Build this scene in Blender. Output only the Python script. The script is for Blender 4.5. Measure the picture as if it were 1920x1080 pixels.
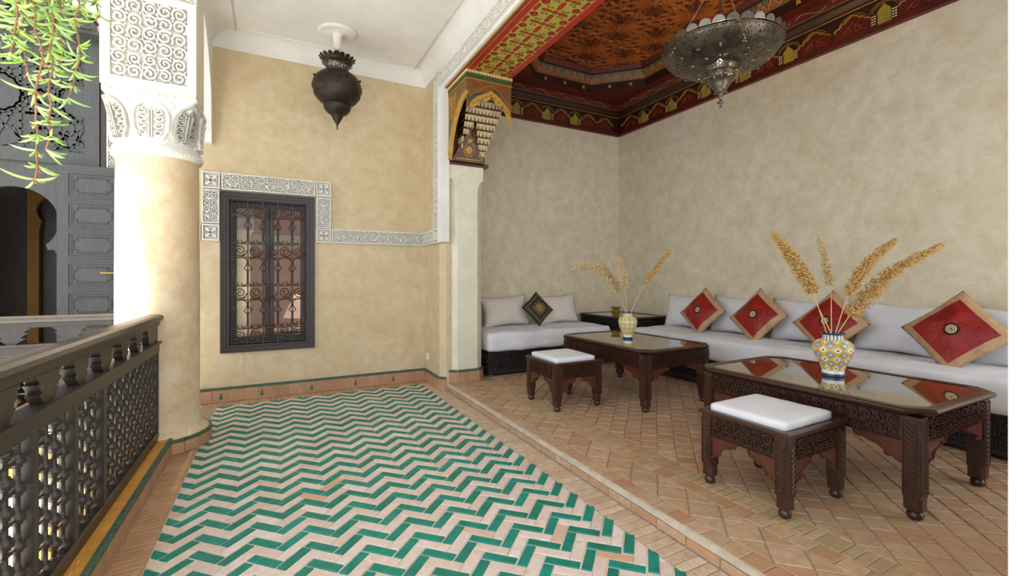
import bpy, math, random
from mathutils import Matrix, Vector, noise as mnoise
random.seed(7)
PI = math.pi
for o in list(bpy.data.objects): bpy.data.objects.remove(o)
SC = bpy.context.scene
COL = SC.collection
# ---------------------------------------------------------------- camera
cam_d = bpy.data.cameras.new('camera'); cam = bpy.data.objects.new('camera', cam_d); COL.objects.link(cam)
cam_d.sensor_width = 36.0; cam_d.lens = 848.0*36/1920; cam_d.shift_y = -21.0/1920; cam_d.clip_start = .02
cam.location = (0, 0, 1.30); cam.rotation_euler = (PI/2, 0, -math.radians(27.8))
SC.camera = cam
# ---------------------------------------------------------------- sky, sun, exposure
SC.view_settings.view_transform = 'Standard'; SC.view_settings.look = 'None'
SC.view_settings.gamma = 1.0; SC.view_settings.use_curve_mapping = False
SC.view_settings.exposure = 0.66
W = bpy.data.worlds.new('sky'); SC.world = W; W.use_nodes = True
bg = W.node_tree.nodes['Background']
bg.inputs['Color'].default_value = (0.84, 0.93, 1.0, 1); bg.inputs['Strength'].default_value = 1.75
sun_d = bpy.data.lights.new('sun', 'SUN'); sun = bpy.data.objects.new('sun', sun_d); COL.objects.link(sun)
sun_d.energy = 15.0; sun_d.angle = math.radians(3); sun_d.color = (1, .95, .86)
sd = Vector((-.80, -.60, 0)).normalized()*math.cos(math.radians(80)) + Vector((0, 0, math.sin(math.radians(80))))
sun.rotation_euler = sd.to_track_quat('Z', 'Y').to_euler()

# ---------------------------------------------------------------- mesh builder
class MB:
    def __init__(s): s.v = []; s.f = []; s.m = []
    def add(s, vs, fs, mi=0):
        n = len(s.v); s.v += [tuple(p) for p in vs]
        for f in fs: s.f.append([n+i for i in f]); s.m.append(mi)
    def box(s, a, b, mi=0):
        x0, y0, z0 = a; x1, y1, z1 = b
        s.add([(x0,y0,z0),(x1,y0,z0),(x1,y1,z0),(x0,y1,z0),(x0,y0,z1),(x1,y0,z1),(x1,y1,z1),(x0,y1,z1)],
              [(3,2,1,0),(4,5,6,7),(0,1,5,4),(1,2,6,5),(2,3,7,6),(3,0,4,7)], mi)
    def cbox(s, a, b, c=.004, mi=0):
        lo = [min(a[i], b[i]) for i in range(3)]; hi = [max(a[i], b[i]) for i in range(3)]
        c = min(c, *(0.45*(hi[i]-lo[i]) for i in range(3)))
        vs = []; idx = {}
        for sx in (0,1):
            for sy in (0,1):
                for sz in (0,1):
                    for k in range(3):
                        p = []
                        for ax, sg in enumerate((sx, sy, sz)):
                            e = hi[ax] if sg else lo[ax]
                            if ax != k: e += -c if sg else c
                            p.append(e)
                        idx[(sx,sy,sz,k)] = len(vs); vs.append(p)
        fs = []
        for k in range(3):
            o = [i for i in range(3) if i != k]
            for sg in (0,1):
                q = []
                for u, w in ((0,0),(1,0),(1,1),(0,1)):
                    t = [0,0,0]; t[k] = sg; t[o[0]] = u; t[o[1]] = w; q.append(idx[(*t, k)])
                flip = (sg == 0) ^ (k == 1)
                fs.append(q[::-1] if flip else q)
        for k in range(3):       # edges along axis k
            o = [i for i in range(3) if i != k]
            for u in (0,1):
                for w in (0,1):
                    t0 = [0,0,0]; t0[o[0]] = u; t0[o[1]] = w; t1 = list(t0); t1[k] = 1
                    fs.append([idx[(*t0,o[0])], idx[(*t1,o[0])], idx[(*t1,o[1])], idx[(*t0,o[1])]])
        for sx in (0,1):
            for sy in (0,1):
                for sz in (0,1): fs.append([idx[(sx,sy,sz,k)] for k in range(3)])
        s.add(vs, fs, mi)
    def prism(s, poly, z0, z1, fr=None, mi=0, bev=0.0, cap0=True):
        """polygon (u,v) extruded between h=z0 and z1; fr maps (u,v,h) to space"""
        fr = fr or (lambda u, v, h: (u, v, h))
        n = len(poly); vs = [fr(u, v, z0) for u, v in poly]
        fs = []
        if bev > 0:
            ins = inset(poly, bev)
            vs += [fr(u, v, z1-bev) for u, v in poly] + [fr(u, v, z1) for u, v in ins]
            top = 2*n
            for i in range(n):
                j = (i+1) % n; fs += [(i, j, n+j, n+i), (n+i, n+j, 2*n+j, 2*n+i)]
        else:
            vs += [fr(u, v, z1) for u, v in poly]; top = n
            for i in range(n):
                j = (i+1) % n; fs.append((i, j, n+j, n+i))
        fs.append(tuple(range(top, top+n)))
        if cap0: fs.append(tuple(reversed(range(n))))
        s.add(vs, fs, mi)
    def lathe(s, prof, seg=24, o=(0,0,0), mi=0, a0=0, a1=2*PI, wob=None):
        full = abs(a1-a0-2*PI) < 1e-6; m = seg if full else seg+1
        vs = []
        for r, z in prof:
            for i in range(m):
                a = a0+(a1-a0)*i/seg; vs.append((o[0]+r*math.cos(a), o[1]+r*math.sin(a), o[2]+z))
        fs = []
        for k in range(len(prof)-1):
            for i in range(seg):
                j = (i+1) % m
                fs.append((k*m+i, k*m+j, (k+1)*m+j, (k+1)*m+i))
        s.add(vs, fs, mi)
    def tube(s, pts, r, seg=6, mi=0, cap=True):
        P = [Vector(p) for p in pts]; n = len(P)
        R = r if isinstance(r, (list, tuple)) else [r]*n
        vs = []; up = None
        for i in range(n):
            t = (P[min(i+1, n-1)]-P[max(i-1, 0)]); t = t.normalized() if t.length > 1e-9 else Vector((0,0,1))
            if up is None: up = t.orthogonal().normalized()
            up = (up-t*up.dot(t)); up = up.normalized() if up.length > 1e-6 else t.orthogonal().normalized()
            b = t.cross(up)
            for k in range(seg):
                a = 2*PI*k/seg; vs.append(P[i]+(up*math.cos(a)+b*math.sin(a))*R[i])
        fs = []
        for i in range(n-1):
            for k in range(seg):
                l = (k+1) % seg; fs.append((i*seg+k, i*seg+l, (i+1)*seg+l, (i+1)*seg+k))
        if cap: fs += [tuple(reversed(range(seg))), tuple(range((n-1)*seg, n*seg))]
        s.add(vs, fs, mi)
    def ribbon(s, pts, w, h, fr, mi=0, closed=False, h0=0.0, top=.55):
        """raised strap: trapezoid section along a 2-D line, on the surface fr(u,v,h)"""
        n = len(pts)
        if n < 2: return
        Wd = w if isinstance(w, (list, tuple)) else [w]*n
        vs = []
        for i in range(n):
            if closed: a = pts[(i-1) % n]; b = pts[(i+1) % n]
            else: a = pts[max(i-1, 0)]; b = pts[min(i+1, n-1)]
            dx, dy = b[0]-a[0], b[1]-a[1]; L = math.hypot(dx, dy) or 1; nx, ny = -dy/L, dx/L
            x, y = pts[i]; q = Wd[i]/2
            vs += [fr(x+nx*q, y+ny*q, h0), fr(x+nx*q*top, y+ny*q*top, h), fr(x-nx*q*top, y-ny*q*top, h), fr(x-nx*q, y-ny*q, h0)]
        fs = []
        for i in range(n if closed else n-1):
            a = 4*i; b = 4*((i+1) % n)
            fs += [(a, a+1, b+1, b), (a+1, a+2, b+2, b+1), (a+2, a+3, b+3, b+2)]
        if not closed: fs += [(0, 3, 2, 1), (4*n-4, 4*n-3, 4*n-2, 4*n-1)]
        s.add(vs, fs, mi)
    def blob(s, c, r, seg=8, rings=5, mi=0, rot=None):
        vs = []; fs = []; rx, ry, rz = r if isinstance(r, (list, tuple)) else (r, r, r)
        for k in range(rings+1):
            t = PI*k/rings
            for i in range(seg):
                a = 2*PI*i/seg
                p = Vector((rx*math.sin(t)*math.cos(a), ry*math.sin(t)*math.sin(a), rz*math.cos(t)))
                if rot is not None: p = rot @ p
                vs.append((c[0]+p.x, c[1]+p.y, c[2]+p.z))
        for k in range(rings):
            for i in range(seg):
                j = (i+1) % seg; fs.append((k*seg+i, (k+1)*seg+i, (k+1)*seg+j, k*seg+j))
        s.add(vs, fs, mi)
    def grid(s, fn, nu, nv, mi=0, flip=False):
        n = len(s.v)
        for j in range(nv+1):
            for i in range(nu+1): s.v.append(tuple(fn(i/nu, j/nv)))
        for j in range(nv):
            for i in range(nu):
                a = n+j*(nu+1)+i; q = [a, a+1, a+nu+2, a+nu+1]
                s.f.append(q[::-1] if flip else q); s.m.append(mi)
    def mesh(s, name, mats, smooth=False):
        me = bpy.data.meshes.new(name); me.from_pydata(s.v, [], s.f)
        for m in (mats if isinstance(mats, (list, tuple)) else [mats]): me.materials.append(m)
        if len(me.materials) > 1: me.polygons.foreach_set('material_index', s.m)
        if smooth: me.polygons.foreach_set('use_smooth', [True]*len(s.f))
        me.update(); return me
    def build(s, name, mats, parent=None, smooth=False, fix=True):
        me = s.mesh(name, mats, smooth)
        if fix:
            import bmesh
            b = bmesh.new(); b.from_mesh(me); bmesh.ops.recalc_face_normals(b, faces=b.faces); b.to_mesh(me); b.free()
        return link(name, me, parent)

def inset(poly, d):
    n = len(poly); A = sum(poly[i][0]*poly[(i+1) % n][1]-poly[(i+1) % n][0]*poly[i][1] for i in range(n))/2
    sg = 1 if A > 0 else -1; out = []
    for i in range(n):
        a, b, c = poly[i-1], poly[i], poly[(i+1) % n]
        def nrm(p, q):
            dx, dy = q[0]-p[0], q[1]-p[1]; L = math.hypot(dx, dy) or 1e-9; return (-dy/L*sg, dx/L*sg)
        n1, n2 = nrm(a, b), nrm(b, c); k = max(.35, 1+n1[0]*n2[0]+n1[1]*n2[1])
        out.append((b[0]+(n1[0]+n2[0])*d/k, b[1]+(n1[1]+n2[1])*d/k))
    return out
def clip(poly, ax, val, keep_gt):
    out = []
    n = len(poly)
    for i in range(n):
        p, q = poly[i], poly[(i+1) % n]
        ip = (p[ax] >= val) == keep_gt; iq = (q[ax] >= val) == keep_gt
        if ip: out.append(p)
        if ip != iq:
            t = (val-p[ax])/(q[ax]-p[ax]); out.append((p[0]+(q[0]-p[0])*t, p[1]+(q[1]-p[1])*t))
    return out
def rclip(poly, x0, x1, y0, y1):
    for ax, v, g in ((0,x0,True),(0,x1,False),(1,y0,True),(1,y1,False)):
        poly = clip(poly, ax, v, g)
        if len(poly) < 3: return []
    return poly
def area(p): return abs(sum(p[i][0]*p[(i+1)%len(p)][1]-p[(i+1)%len(p)][0]*p[i][1] for i in range(len(p)))/2)

def link(name, me, parent=None):
    o = bpy.data.objects.new(name, me); COL.objects.link(o)
    if parent is not None: o.parent = parent
    return o
def tag(o, label, cat, group=None):
    o['label'] = label; o['category'] = cat
    if group: o['group'] = group
    return o
def struct(o, label=None):
    o['kind'] = 'structure'
    if label: o['label'] = label
    return o
def stuff(o): o['kind'] = 'stuff'; return o
def thing(name, label, cat, loc=(0,0,0), rz=0, group=None):
    o = bpy.data.objects.new(name, None); COL.objects.link(o)
    o.empty_display_size = .1; o.location = loc; o.rotation_euler = (0, 0, rz)
    return tag(o, label, cat, group)
def copy_tree(o, parent=None):
    c = o.copy(); COL.objects.link(c); c.parent = parent
    for k, val in list(o.items()): c[k] = val
    for ch in list(o.children): copy_tree(ch, c)
    return c
# frames: (u,v,h) -> space
def FX(x, sgn=-1): return lambda u, v, h: (x+sgn*h, u, v)      # wall in plane X, u=Y, v=Z
def FY(y, sgn=-1): return lambda u, v, h: (u, y+sgn*h, v)
def FZ(z, sgn=1): return lambda u, v, h: (u, v, z+sgn*h)
def off(fr, du, dv, dh=0): return lambda u, v, h: fr(u+du, v+dv, h+dh)

# ---------------------------------------------------------------- relief patterns
def spiral(cx, cy, r, a0, turns, n=15, sg=1, r1=.10):
    return [(cx+r*((1-i/n)**.85*(1-r1)+r1)*math.cos(a0+sg*turns*2*PI*i/n), cy+r*((1-i/n)**.85*(1-r1)+r1)*math.sin(a0+sg*turns*2*PI*i/n)) for i in range(n+1)]
def leaf(mb, cx, cy, L, a, w, h, fr, mi=0):
    c, s = math.cos(a), math.sin(a)
    q = [(0,0),(.35,.5),(.75,.36),(1,0),(.75,-.36),(.35,-.5)]
    p = [(cx+L*x*c-w*y*s, cy+L*x*s+w*y*c) for x, y in q]
    mid = (cx+L*.5*c, cy+L*.5*s)
    vs = [fr(x, y, 0) for x, y in p]+[fr(mid[0]+(x-mid[0])*.74, mid[1]+(y-mid[1])*.74, h) for x, y in p]
    mb.add(vs, [(i, (i+1) % 6, 6+(i+1) % 6, 6+i) for i in range(6)]+[tuple(range(6, 12))], mi)
def arabesque(mb, u0, v0, Wd, Hh, cell, fr, w=.16, h=.006, mi=0, seg=13, sym=True, airy=False):
    nx = max(1, round(Wd/cell)); ny = max(1, round(Hh/cell)); cu, cv = Wd/nx, Hh/ny; r = min(cu, cv)*.5
    su, sv = cu/(2*r), cv/(2*r)
    for i in range(nx):
        for j in range(ny):
            cx, cy = u0+(i+.5)*cu, v0+(j+.5)*cv
            if 0 < i < nx-1: cx += random.uniform(-.10, .10)*r
            if 0 < j < ny-1: cy += random.uniform(-.10, .10)*r
            sg = 1 if (i+j) % 2 else -1
            if sym and i >= nx/2: sg = -sg
            a0 = (PI/4 if (j % 2) else -PI/4)+(0 if sg > 0 else PI)
            jit = random.uniform(-.25, .25)
            pts = spiral(0, 0, r*random.uniform(.95, 1.16), a0+jit, 1.45+.2*random.random(), seg, sg, .12)
            mb.ribbon([(cx+x*su, cy+y*sv) for x, y in pts], [r*w*2.1*(1.12-.35*k/seg) for k in range(seg+1)], h, fr, mi, top=.72)
            ac = a0+sg*2.0
            for q in range(1 if airy else 3):
                a = a0+jit+PI*.5+q*2.1
                leaf(mb, cx+r*.62*math.cos(a)*su, cy+r*.62*math.sin(a)*sv, r*.46, a+sg*1.0, r*.34, h*.92, fr, mi)
            for qx, qy in (((-1, 1), (1, -1)) if airy else ((-1, -1), (1, -1), (1, 1), (-1, 1))): leaf(mb, cx+r*.72*qx*su, cy+r*.72*qy*sv, r*.42, math.atan2(qy, qx)+sg*.5, r*.36, h*.95, fr, mi)
def rosette(mb, cx, cy, R, n, fr, w, h, mi=0, skip=5, rot=0, pet=True, star=True):
    for k in range(n):
        a = rot+2*PI*k/n; b = rot+2*PI*((k+skip) % n)/n
        if star: mb.ribbon([(cx+R*math.cos(a), cy+R*math.sin(a)), (cx+R*math.cos(b), cy+R*math.sin(b))], w, h*(.8+.2*(k % 2)), fr, mi)
        if pet:
            m = a+PI/n
            mb.ribbon([(cx+R*.30*math.cos(m), cy+R*.30*math.sin(m)), (cx+R*.62*math.cos(m-.5*PI/n), cy+R*.62*math.sin(m-.5*PI/n)),
                       (cx+R*.86*math.cos(m-.3*PI/n), cy+R*.86*math.sin(m-.3*PI/n)), (cx+R*1.02*math.cos(m), cy+R*1.02*math.sin(m)),
                       (cx+R*.86*math.cos(m+.3*PI/n), cy+R*.86*math.sin(m+.3*PI/n)), (cx+R*.62*math.cos(m+.5*PI/n), cy+R*.62*math.sin(m+.5*PI/n))],
                      w*.8, h*.9, fr, mi, closed=True)

# ---------------------------------------------------------------- materials
class NT:
    def __init__(s, name):
        s.mat = bpy.data.materials.new(name); s.mat.use_nodes = True; s.t = s.mat.node_tree
        s.b = s.t.nodes['Principled BSDF']
    def n(s, typ, **kw):
        x = s.t.nodes.new(typ)
        for k, v in kw.items(): setattr(x, k, v)
        return x
    def put(s, sock, val):
        if isinstance(val, bpy.types.NodeSocket): s.t.links.new(val, sock)
        elif val is not None: sock.default_value = val
    def m(s, op, a, b=None, c=None):
        x = s.n('ShaderNodeMath', operation=op)
        for i, v in enumerate((a, b, c)):
            if v is not None: s.put(x.inputs[i], v)
        return x.outputs[0]
    def mix(s, f, a, b, mode='MIX'):
        x = s.n('ShaderNodeMix', data_type='RGBA', blend_type=mode)
        s.put(x.inputs[0], f); s.put(x.inputs[6], col4(a)); s.put(x.inputs[7], col4(b)); return x.outputs[2]
    def pos(s, obj=True): return s.n('ShaderNodeTexCoord').outputs['Object'] if obj else s.n('ShaderNodeNewGeometry').outputs['Position']
    def noise(s, scale, det=4, rough=.6, vec=None, dist=0):
        x = s.n('ShaderNodeTexNoise'); x.inputs['Scale'].default_value = scale; x.inputs['Detail'].default_value = det
        x.inputs['Roughness'].default_value = rough; x.inputs['Distortion'].default_value = dist
        s.put(x.inputs['Vector'], vec); return x.outputs['Fac']
    def ramp(s, f, a, b): 
        x = s.n('ShaderNodeMapRange'); s.put(x.inputs[0], f); x.inputs[1].default_value = a; x.inputs[2].default_value = b; return x.outputs[0]
    def rnd(s):
        a = s.n('ShaderNodeObjectInfo').outputs['Random']; b = s.n('ShaderNodeNewGeometry').outputs['Random Per Island']
        return s.m('FRACT', s.m('ADD', s.m('MULTIPLY', a, 3.7), b))
    def bump(s, h, st=.3, d=.01):
        x = s.n('ShaderNodeBump'); x.inputs['Strength'].default_value = st; x.inputs['Distance'].default_value = d
        s.put(x.inputs['Height'], h); s.put(s.b.inputs['Normal'], x.outputs[0])
    def done(s, colr=None, rough=.6, metal=0, spec=None, **kw):
        if colr is not None: s.put(s.b.inputs['Base Color'], col4(colr))
        s.put(s.b.inputs['Roughness'], rough); s.put(s.b.inputs['Metallic'], metal)
        if spec is not None: s.b.inputs['Specular IOR Level'].default_value = spec
        for k, v in kw.items(): s.put(s.b.inputs[k], v)
        return s.mat
def col4(c):
    if isinstance(c, bpy.types.NodeSocket): return c
    if isinstance(c, str): c = hexc(c)
    return (*c[:3], 1)
def hexc(h):
    h = h.lstrip('#'); r = [int(h[i:i+2], 16)/255 for i in (0, 2, 4)]
    return tuple(x/12.92 if x <= .04045 else ((x+.055)/1.055)**2.4 for x in r)
def simple(name, c, rough=.6, metal=0, var=None, sc=12, bump=0, bsc=60, bd=.004, spec=None, world=False):
    t = NT(name); p = t.pos(not world)
    cc = c
    if var: cc = t.mix(t.ramp(t.noise(sc, 5, .65, p), .3, .7), c, var)
    if bump: t.bump(t.noise(bsc, 6, .7, p), bump, bd)
    return t.done(cc, rough, metal, spec)
def plaster(name, c1, c2, c3, bump=.25):
    t = NT(name); p = t.pos(False)
    a = t.ramp(t.noise(1.3, 6, .62, p, .6), .32, .68); b = t.ramp(t.noise(7, 8, .7, p, .3), .38, .66); g = t.noise(85, 4, .75, p)
    c = t.mix(a, c1, c2); c = t.mix(t.m('MULTIPLY', b, .7), c, c3)
    c = t.mix(t.m('MULTIPLY', t.ramp(g, .45, .8), .35), c, c3)
    t.bump(t.m('ADD', t.m('MULTIPLY', g, .5), t.noise(14, 6, .7, p)), bump, .006)
    return t.done(c, .62, spec=.35)
M = {}
M['wall_tan'] = plaster('tan_tadelakt', '#d9c7a8', '#cdb995', '#bda37c')
M['wall_alcove'] = plaster('taupe_tadelakt', '#e6dcc8', '#ddd0b6', '#c9b896')
M['wall_pale'] = plaster('pale_plaster', '#e6dfcb', '#ddd5bf', '#cfc6ae', .12)
M['white'] = simple('white_plaster', '#e9e6e0', .8, var='#dcd8d0', sc=3, bump=.1, bsc=30, world=True)
M['carved'] = simple('carved_white_plaster', '#e3dfd7', .85, var='#d6d1c7', sc=20)
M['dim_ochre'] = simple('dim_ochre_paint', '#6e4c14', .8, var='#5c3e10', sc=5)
M['ground'] = M['carved']
M['column'] = plaster('ochre_column_plaster', '#e2d2bb', '#d4bc98', '#bf9f72', .2)
M['ochre'] = plaster('ochre_ledge_plaster', '#d79f4a', '#cc9243', '#b57c35', .2)
def terracotta(name, cols, rough=.5):
    t = NT(name); r = t.rnd(); p = t.pos(False)
    ra = t.n('ShaderNodeValToRGB'); cr = ra.color_ramp; cr.interpolation = 'LINEAR'
    while len(cr.elements) < len(cols): cr.elements.new(.5)
    for i, c in enumerate(cols): cr.elements[i].position = i/(len(cols)-1); cr.elements[i].color = (*hexc(c), 1)
    t.put(ra.inputs[0], r)
    c = t.mix(t.ramp(t.noise(22, 6, .75, p, .4), .4, .75), ra.outputs[0], '#a3825f')
    c = t.mix(t.m('MULTIPLY', t.ramp(t.noise(6, 4, .7, p), .5, .75), .5), c, '#cfa683')
    c = t.mix(t.m('MULTIPLY', t.ramp(t.noise(140, 3, .7, p), .62, .72), .6), c, '#6d513a')
    t.bump(t.m('ADD', t.noise(30, 6, .75, p), t.m('MULTIPLY', t.noise(150, 3, .7, p), .5)), .45, .004)
    return t.done(c, t.ramp(t.noise(9, 4, .6, p), -.3, 1.5), spec=.4)
M['terra'] = terracotta('terracotta_tile', ['#b69678', '#c09c7c', '#bb9070', '#b3997e', '#c6a588', '#b08060'])
M['terra_grey'] = terracotta('olive_terracotta_brick', ['#ab9670', '#b39c76', '#a58f66', '#bda27c'])
M['terra_pale'] = terracotta('worn_pale_brick', ['#cfb8a2', '#c4ac96', '#d6c2ad', '#bca48e'])
M['terra_brown'] = terracotta('brown_terracotta_tile', ['#b68c6c', '#a67c5c', '#bb8f6e', '#ab7f60'])
def cream():
    t = NT('cream_bejmat_tile'); r = t.rnd(); p = t.pos(False)
    ra = t.n('ShaderNodeValToRGB'); cr = ra.color_ramp
    cols = ['#d9c7bc', '#cfb9ad', '#decfc6', '#d5c0b4', '#dac8be', '#cba084']
    while len(cr.elements) < len(cols): cr.elements.new(.5)
    for i, c in enumerate(cols): cr.elements[i].position = [0, .25, .5, .75, .93, 1][i]; cr.elements[i].color = (*hexc(c), 1)
    t.put(ra.inputs[0], r)
    c = t.mix(t.m('MULTIPLY', t.ramp(t.noise(25, 6, .75, p, .5), .45, .75), .6), ra.outputs[0], '#b98f74')
    c = t.mix(t.m('MULTIPLY', t.ramp(t.noise(120, 3, .7, p), .6, .7), .5), c, '#8d6b55')
    t.bump(t.noise(45, 6, .75, p), .35, .003)
    return t.done(c, .42, spec=.5)
M['cream'] = cream()
def green(name='green_glazed_tile', lo='#0d7663', hi='#0a8876', dk='#0b594a'):
    t = NT(name); r = t.rnd(); p = t.pos(False)
    c = t.mix(r, lo, hi); c = t.mix(t.m('MULTIPLY', t.ramp(t.noise(14, 4, .7, p), .42, .72), .7), c, dk)
    c = t.mix(t.ramp(t.noise(170, 3, .7, p), .70, .74), c, '#b9d6c8')
    t.bump(t.noise(30, 4, .7, p), .15, .002)
    return t.done(c, t.ramp(t.noise(18, 4, .6, p), -.2, 1.3), spec=.5)
M['green'] = green()
M['green_dark'] = green('dark_green_glazed_tile', '#4a5e4a', '#3f5c4b', '#34463b')
M['grout'] = simple('pale_grout', '#dccfc4', .9, var='#c4b4a5', sc=8, bump=.3, world=True)
M['brown_gold'] = simple('brown_gilt_paint', '#63401f', .42, var='#7d5428', sc=22)
M['grout_dark'] = simple('brown_mortar', '#a89680', .9, var='#938069', sc=8, bump=.3, world=True)
M['cement'] = simple('grey_cement_nosing', '#c2b3a2', .85, var='#a89884', sc=14, bump=.4, bsc=40, world=True)
def wood(name, a, b, rough=.4, sc=1.0, spec=.5):
    t = NT(name); p = t.n('ShaderNodeMapping'); t.put(p.inputs[0], t.pos(True)); p.inputs['Scale'].default_value = (9*sc, 9*sc, 1.6*sc)
    g = t.noise(3, 8, .7, p.outputs[0], 1.5)
    t.bump(t.noise(9, 6, .7, p.outputs[0]), .12, .003)
    return t.done(t.mix(t.ramp(g, .3, .7), a, b), rough, spec=spec)
M['wood'] = wood('dark_walnut', '#4a2c1f', '#2e1a14', .27)
M['wood_red'] = wood('reddish_walnut', '#643423', '#412116', .28)
M['wood_black'] = wood('black_brown_wood', '#3c332c', '#28221d', .36)
M['wood_grey'] = wood('grey_weathered_wood', '#4c4b47', '#383734', .40)
M['sofa_wood'] = wood('ebony_stained_wood', '#2e2826', '#1f1a19', .42)
M['iron'] = simple('wrought_iron', '#46403b', .38, .35, var='#352f2b', sc=30)
M['window_wood'] = wood('brown_window_frame', '#3a2c26', '#2c211d', .4)
M['bronze'] = simple('dark_bronze', '#2e2621', .45, .7, var='#40352c', sc=18, bump=.3, bsc=90)
M['brass'] = simple('old_brass', '#a9854a', .35, .9)
def pierced(name, c, glow=None):
    t = NT(name); p = t.pos(True)
    v = t.n('ShaderNodeTexVoronoi'); v.inputs['Scale'].default_value = 58; t.put(v.inputs['Vector'], p)
    d = t.ramp(v.outputs['Distance'], .36, .30)
    t.bump(t.m('SUBTRACT', 1.0, d), .6, .004)
    cc = t.mix(t.m('MULTIPLY', t.ramp(t.noise(9, 5, .7, p), .4, .7), .7), c, '#8b857a')
    t.done(cc, .34, .85)
    tr = t.n('ShaderNodeBsdfTransparent'); mx = t.n('ShaderNodeMixShader')
    t.put(mx.inputs[0], t.m('MULTIPLY', d, .8)); t.t.links.new(t.b.outputs[0], mx.inputs[1]); t.t.links.new(tr.outputs[0], mx.inputs[2])
    t.t.links.new(mx.outputs[0], t.t.nodes['Material Output'].inputs[0])
    return t.mat
M['pierced'] = pierced('pierced_nickel', '#524d46')
M['nickel'] = simple('aged_nickel', '#6a645b', .35, .85, var='#857d70', sc=15)
M['pierced_bronze'] = pierced('pierced_bronze', '#332a24')
def fabric(name, a, b, sc=260, bump=.12, rough=.9, wr=.25):
    t = NT(name); p = t.pos(True)
    t.bump(t.m('ADD', t.m('MULTIPLY', t.noise(sc, 2, .5, p), .15), t.m('MULTIPLY', t.noise(7, 5, .6, p, .8), wr)), bump*3, .012)
    return t.done(t.mix(t.ramp(t.noise(5, 5, .6, p), .35, .7), a, b), rough, spec=.2, **{'Sheen Weight': .15})
M['linen'] = fabric('white_cotton', '#e4e2e6', '#d6d4da')
M['linen_warm'] = fabric('off_white_cotton', '#e6ddd3', '#d9cfc5')
M['satin_red'] = simple('crimson_satin', '#a8150d', .30, 0, var='#7a0d10', sc=6, bump=.6, bsc=9, bd=.03)
M['satin_gold'] = simple('champagne_satin', '#c7a27b', .42, 0, var='#a9825c', sc=16, bump=.3, bsc=22, bd=.01)
M['thread'] = simple('cream_embroidery', '#e2cf9c', .6)
M['thread_dark'] = simple('black_embroidery', '#231a1c', .7)
M['brocade'] = simple('black_gold_brocade', '#2a2418', .7)
M['brocade_gold'] = simple('antique_gold_thread', '#8b7444', .5)
M['pampas'] = simple('dried_pampas', '#dcb878', .9, var='#c79b58', sc=25)
M['pampas_pale'] = simple('pale_dried_pampas', '#e2cba0', .9, var='#cdae7c', sc=25)
M['stem'] = simple('straw_stem', '#d9bb82', .7)
M['leaf'] = simple('fleshy_green_leaf', '#86b93e', .4, var='#b9d877', sc=6)
M['leaf_pale'] = simple('pale_green_leaf', '#b5cf96', .45, var='#8fb56c', sc=8)
M['vine'] = simple('dry_brown_vine', '#a97a58', .8, var='#8a5a40', sc=20)
M['red_paint'] = simple('crimson_paint', '#b3200f', .4, var='#9c1a0d', sc=6)
M['maroon'] = simple('maroon_paint', '#5e160f', .42, var='#46110c', sc=5)
M['maroon_dark'] = simple('dark_oxblood_paint', '#341009', .45, var='#26100a', sc=5)
M['carve_red'] = simple('carved_red_wood', '#4d180c', .5, var='#3c1109', sc=7)
M['carve_edge'] = simple('carved_copper_edge', '#a8602a', .40, .1, var='#85431c', sc=9)
M['gold'] = simple('gold_paint', '#c79a3e', .36, .35, var='#a77a2c', sc=12)
M['yellow'] = simple('yellow_paint', '#bf9740', .45, var='#a57f33', sc=14)
M['soffit_yellow'] = simple('citron_soffit_paint', '#b3a544', .45, var='#a08f38', sc=12)
M['olive'] = simple('olive_yellow_paint', '#9d8d34', .45, var='#86752a', sc=12)
M['paint_green'] = simple('dark_green_paint', '#2c4420', .45, var='#3b522a', sc=9)
M['paint_black'] = simple('black_line_paint', '#241a12', .5)
M['band_red'] = simple('rust_red_band_paint', '#8c3a22', .5, var='#762c1a', sc=8)
M['band_green'] = simple('bottle_green_band_paint', '#33392b', .5, var='#404736', sc=8)
M['muq'] = simple('cream_muqarnas_paint', '#d8c6a0', .6, var='#c3ab7c', sc=14)
M['plastic'] = simple('white_plastic', '#efeee9', .35)
M['porcelain_hole'] = simple('dark_socket_hole', '#3a3a3a', .6)
def glass_top():
    t = NT('smoked_table_glass')
    return t.done('#5a4f30', .03, 0, 1.0, **{'Coat Weight': 1.0, 'Coat Roughness': .02, 'Coat IOR': 2.2})
M['glass_top'] = glass_top()
def pane():
    t = NT('window_glass'); tr = t.n('ShaderNodeBsdfTransparent'); gl = t.n('ShaderNodeBsdfGlossy'); gl.inputs['Roughness'].default_value = .02
    mx = t.n('ShaderNodeMixShader'); fr = t.n('ShaderNodeFresnel'); fr.inputs[0].default_value = 1.5
    t.put(mx.inputs[0], .022); t.t.links.new(tr.outputs[0], mx.inputs[1]); t.t.links.new(gl.outputs[0], mx.inputs[2])
    t.t.links.new(mx.outputs[0], t.t.nodes['Material Output'].inputs[0]); return t.mat
M['pane'] = pane()
def amber():
    t = NT('amber_glass'); return t.done('#c79a10', .08, 0, .6, **{'Transmission Weight': .75, 'IOR': 1.45})
M['amber'] = amber()
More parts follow.
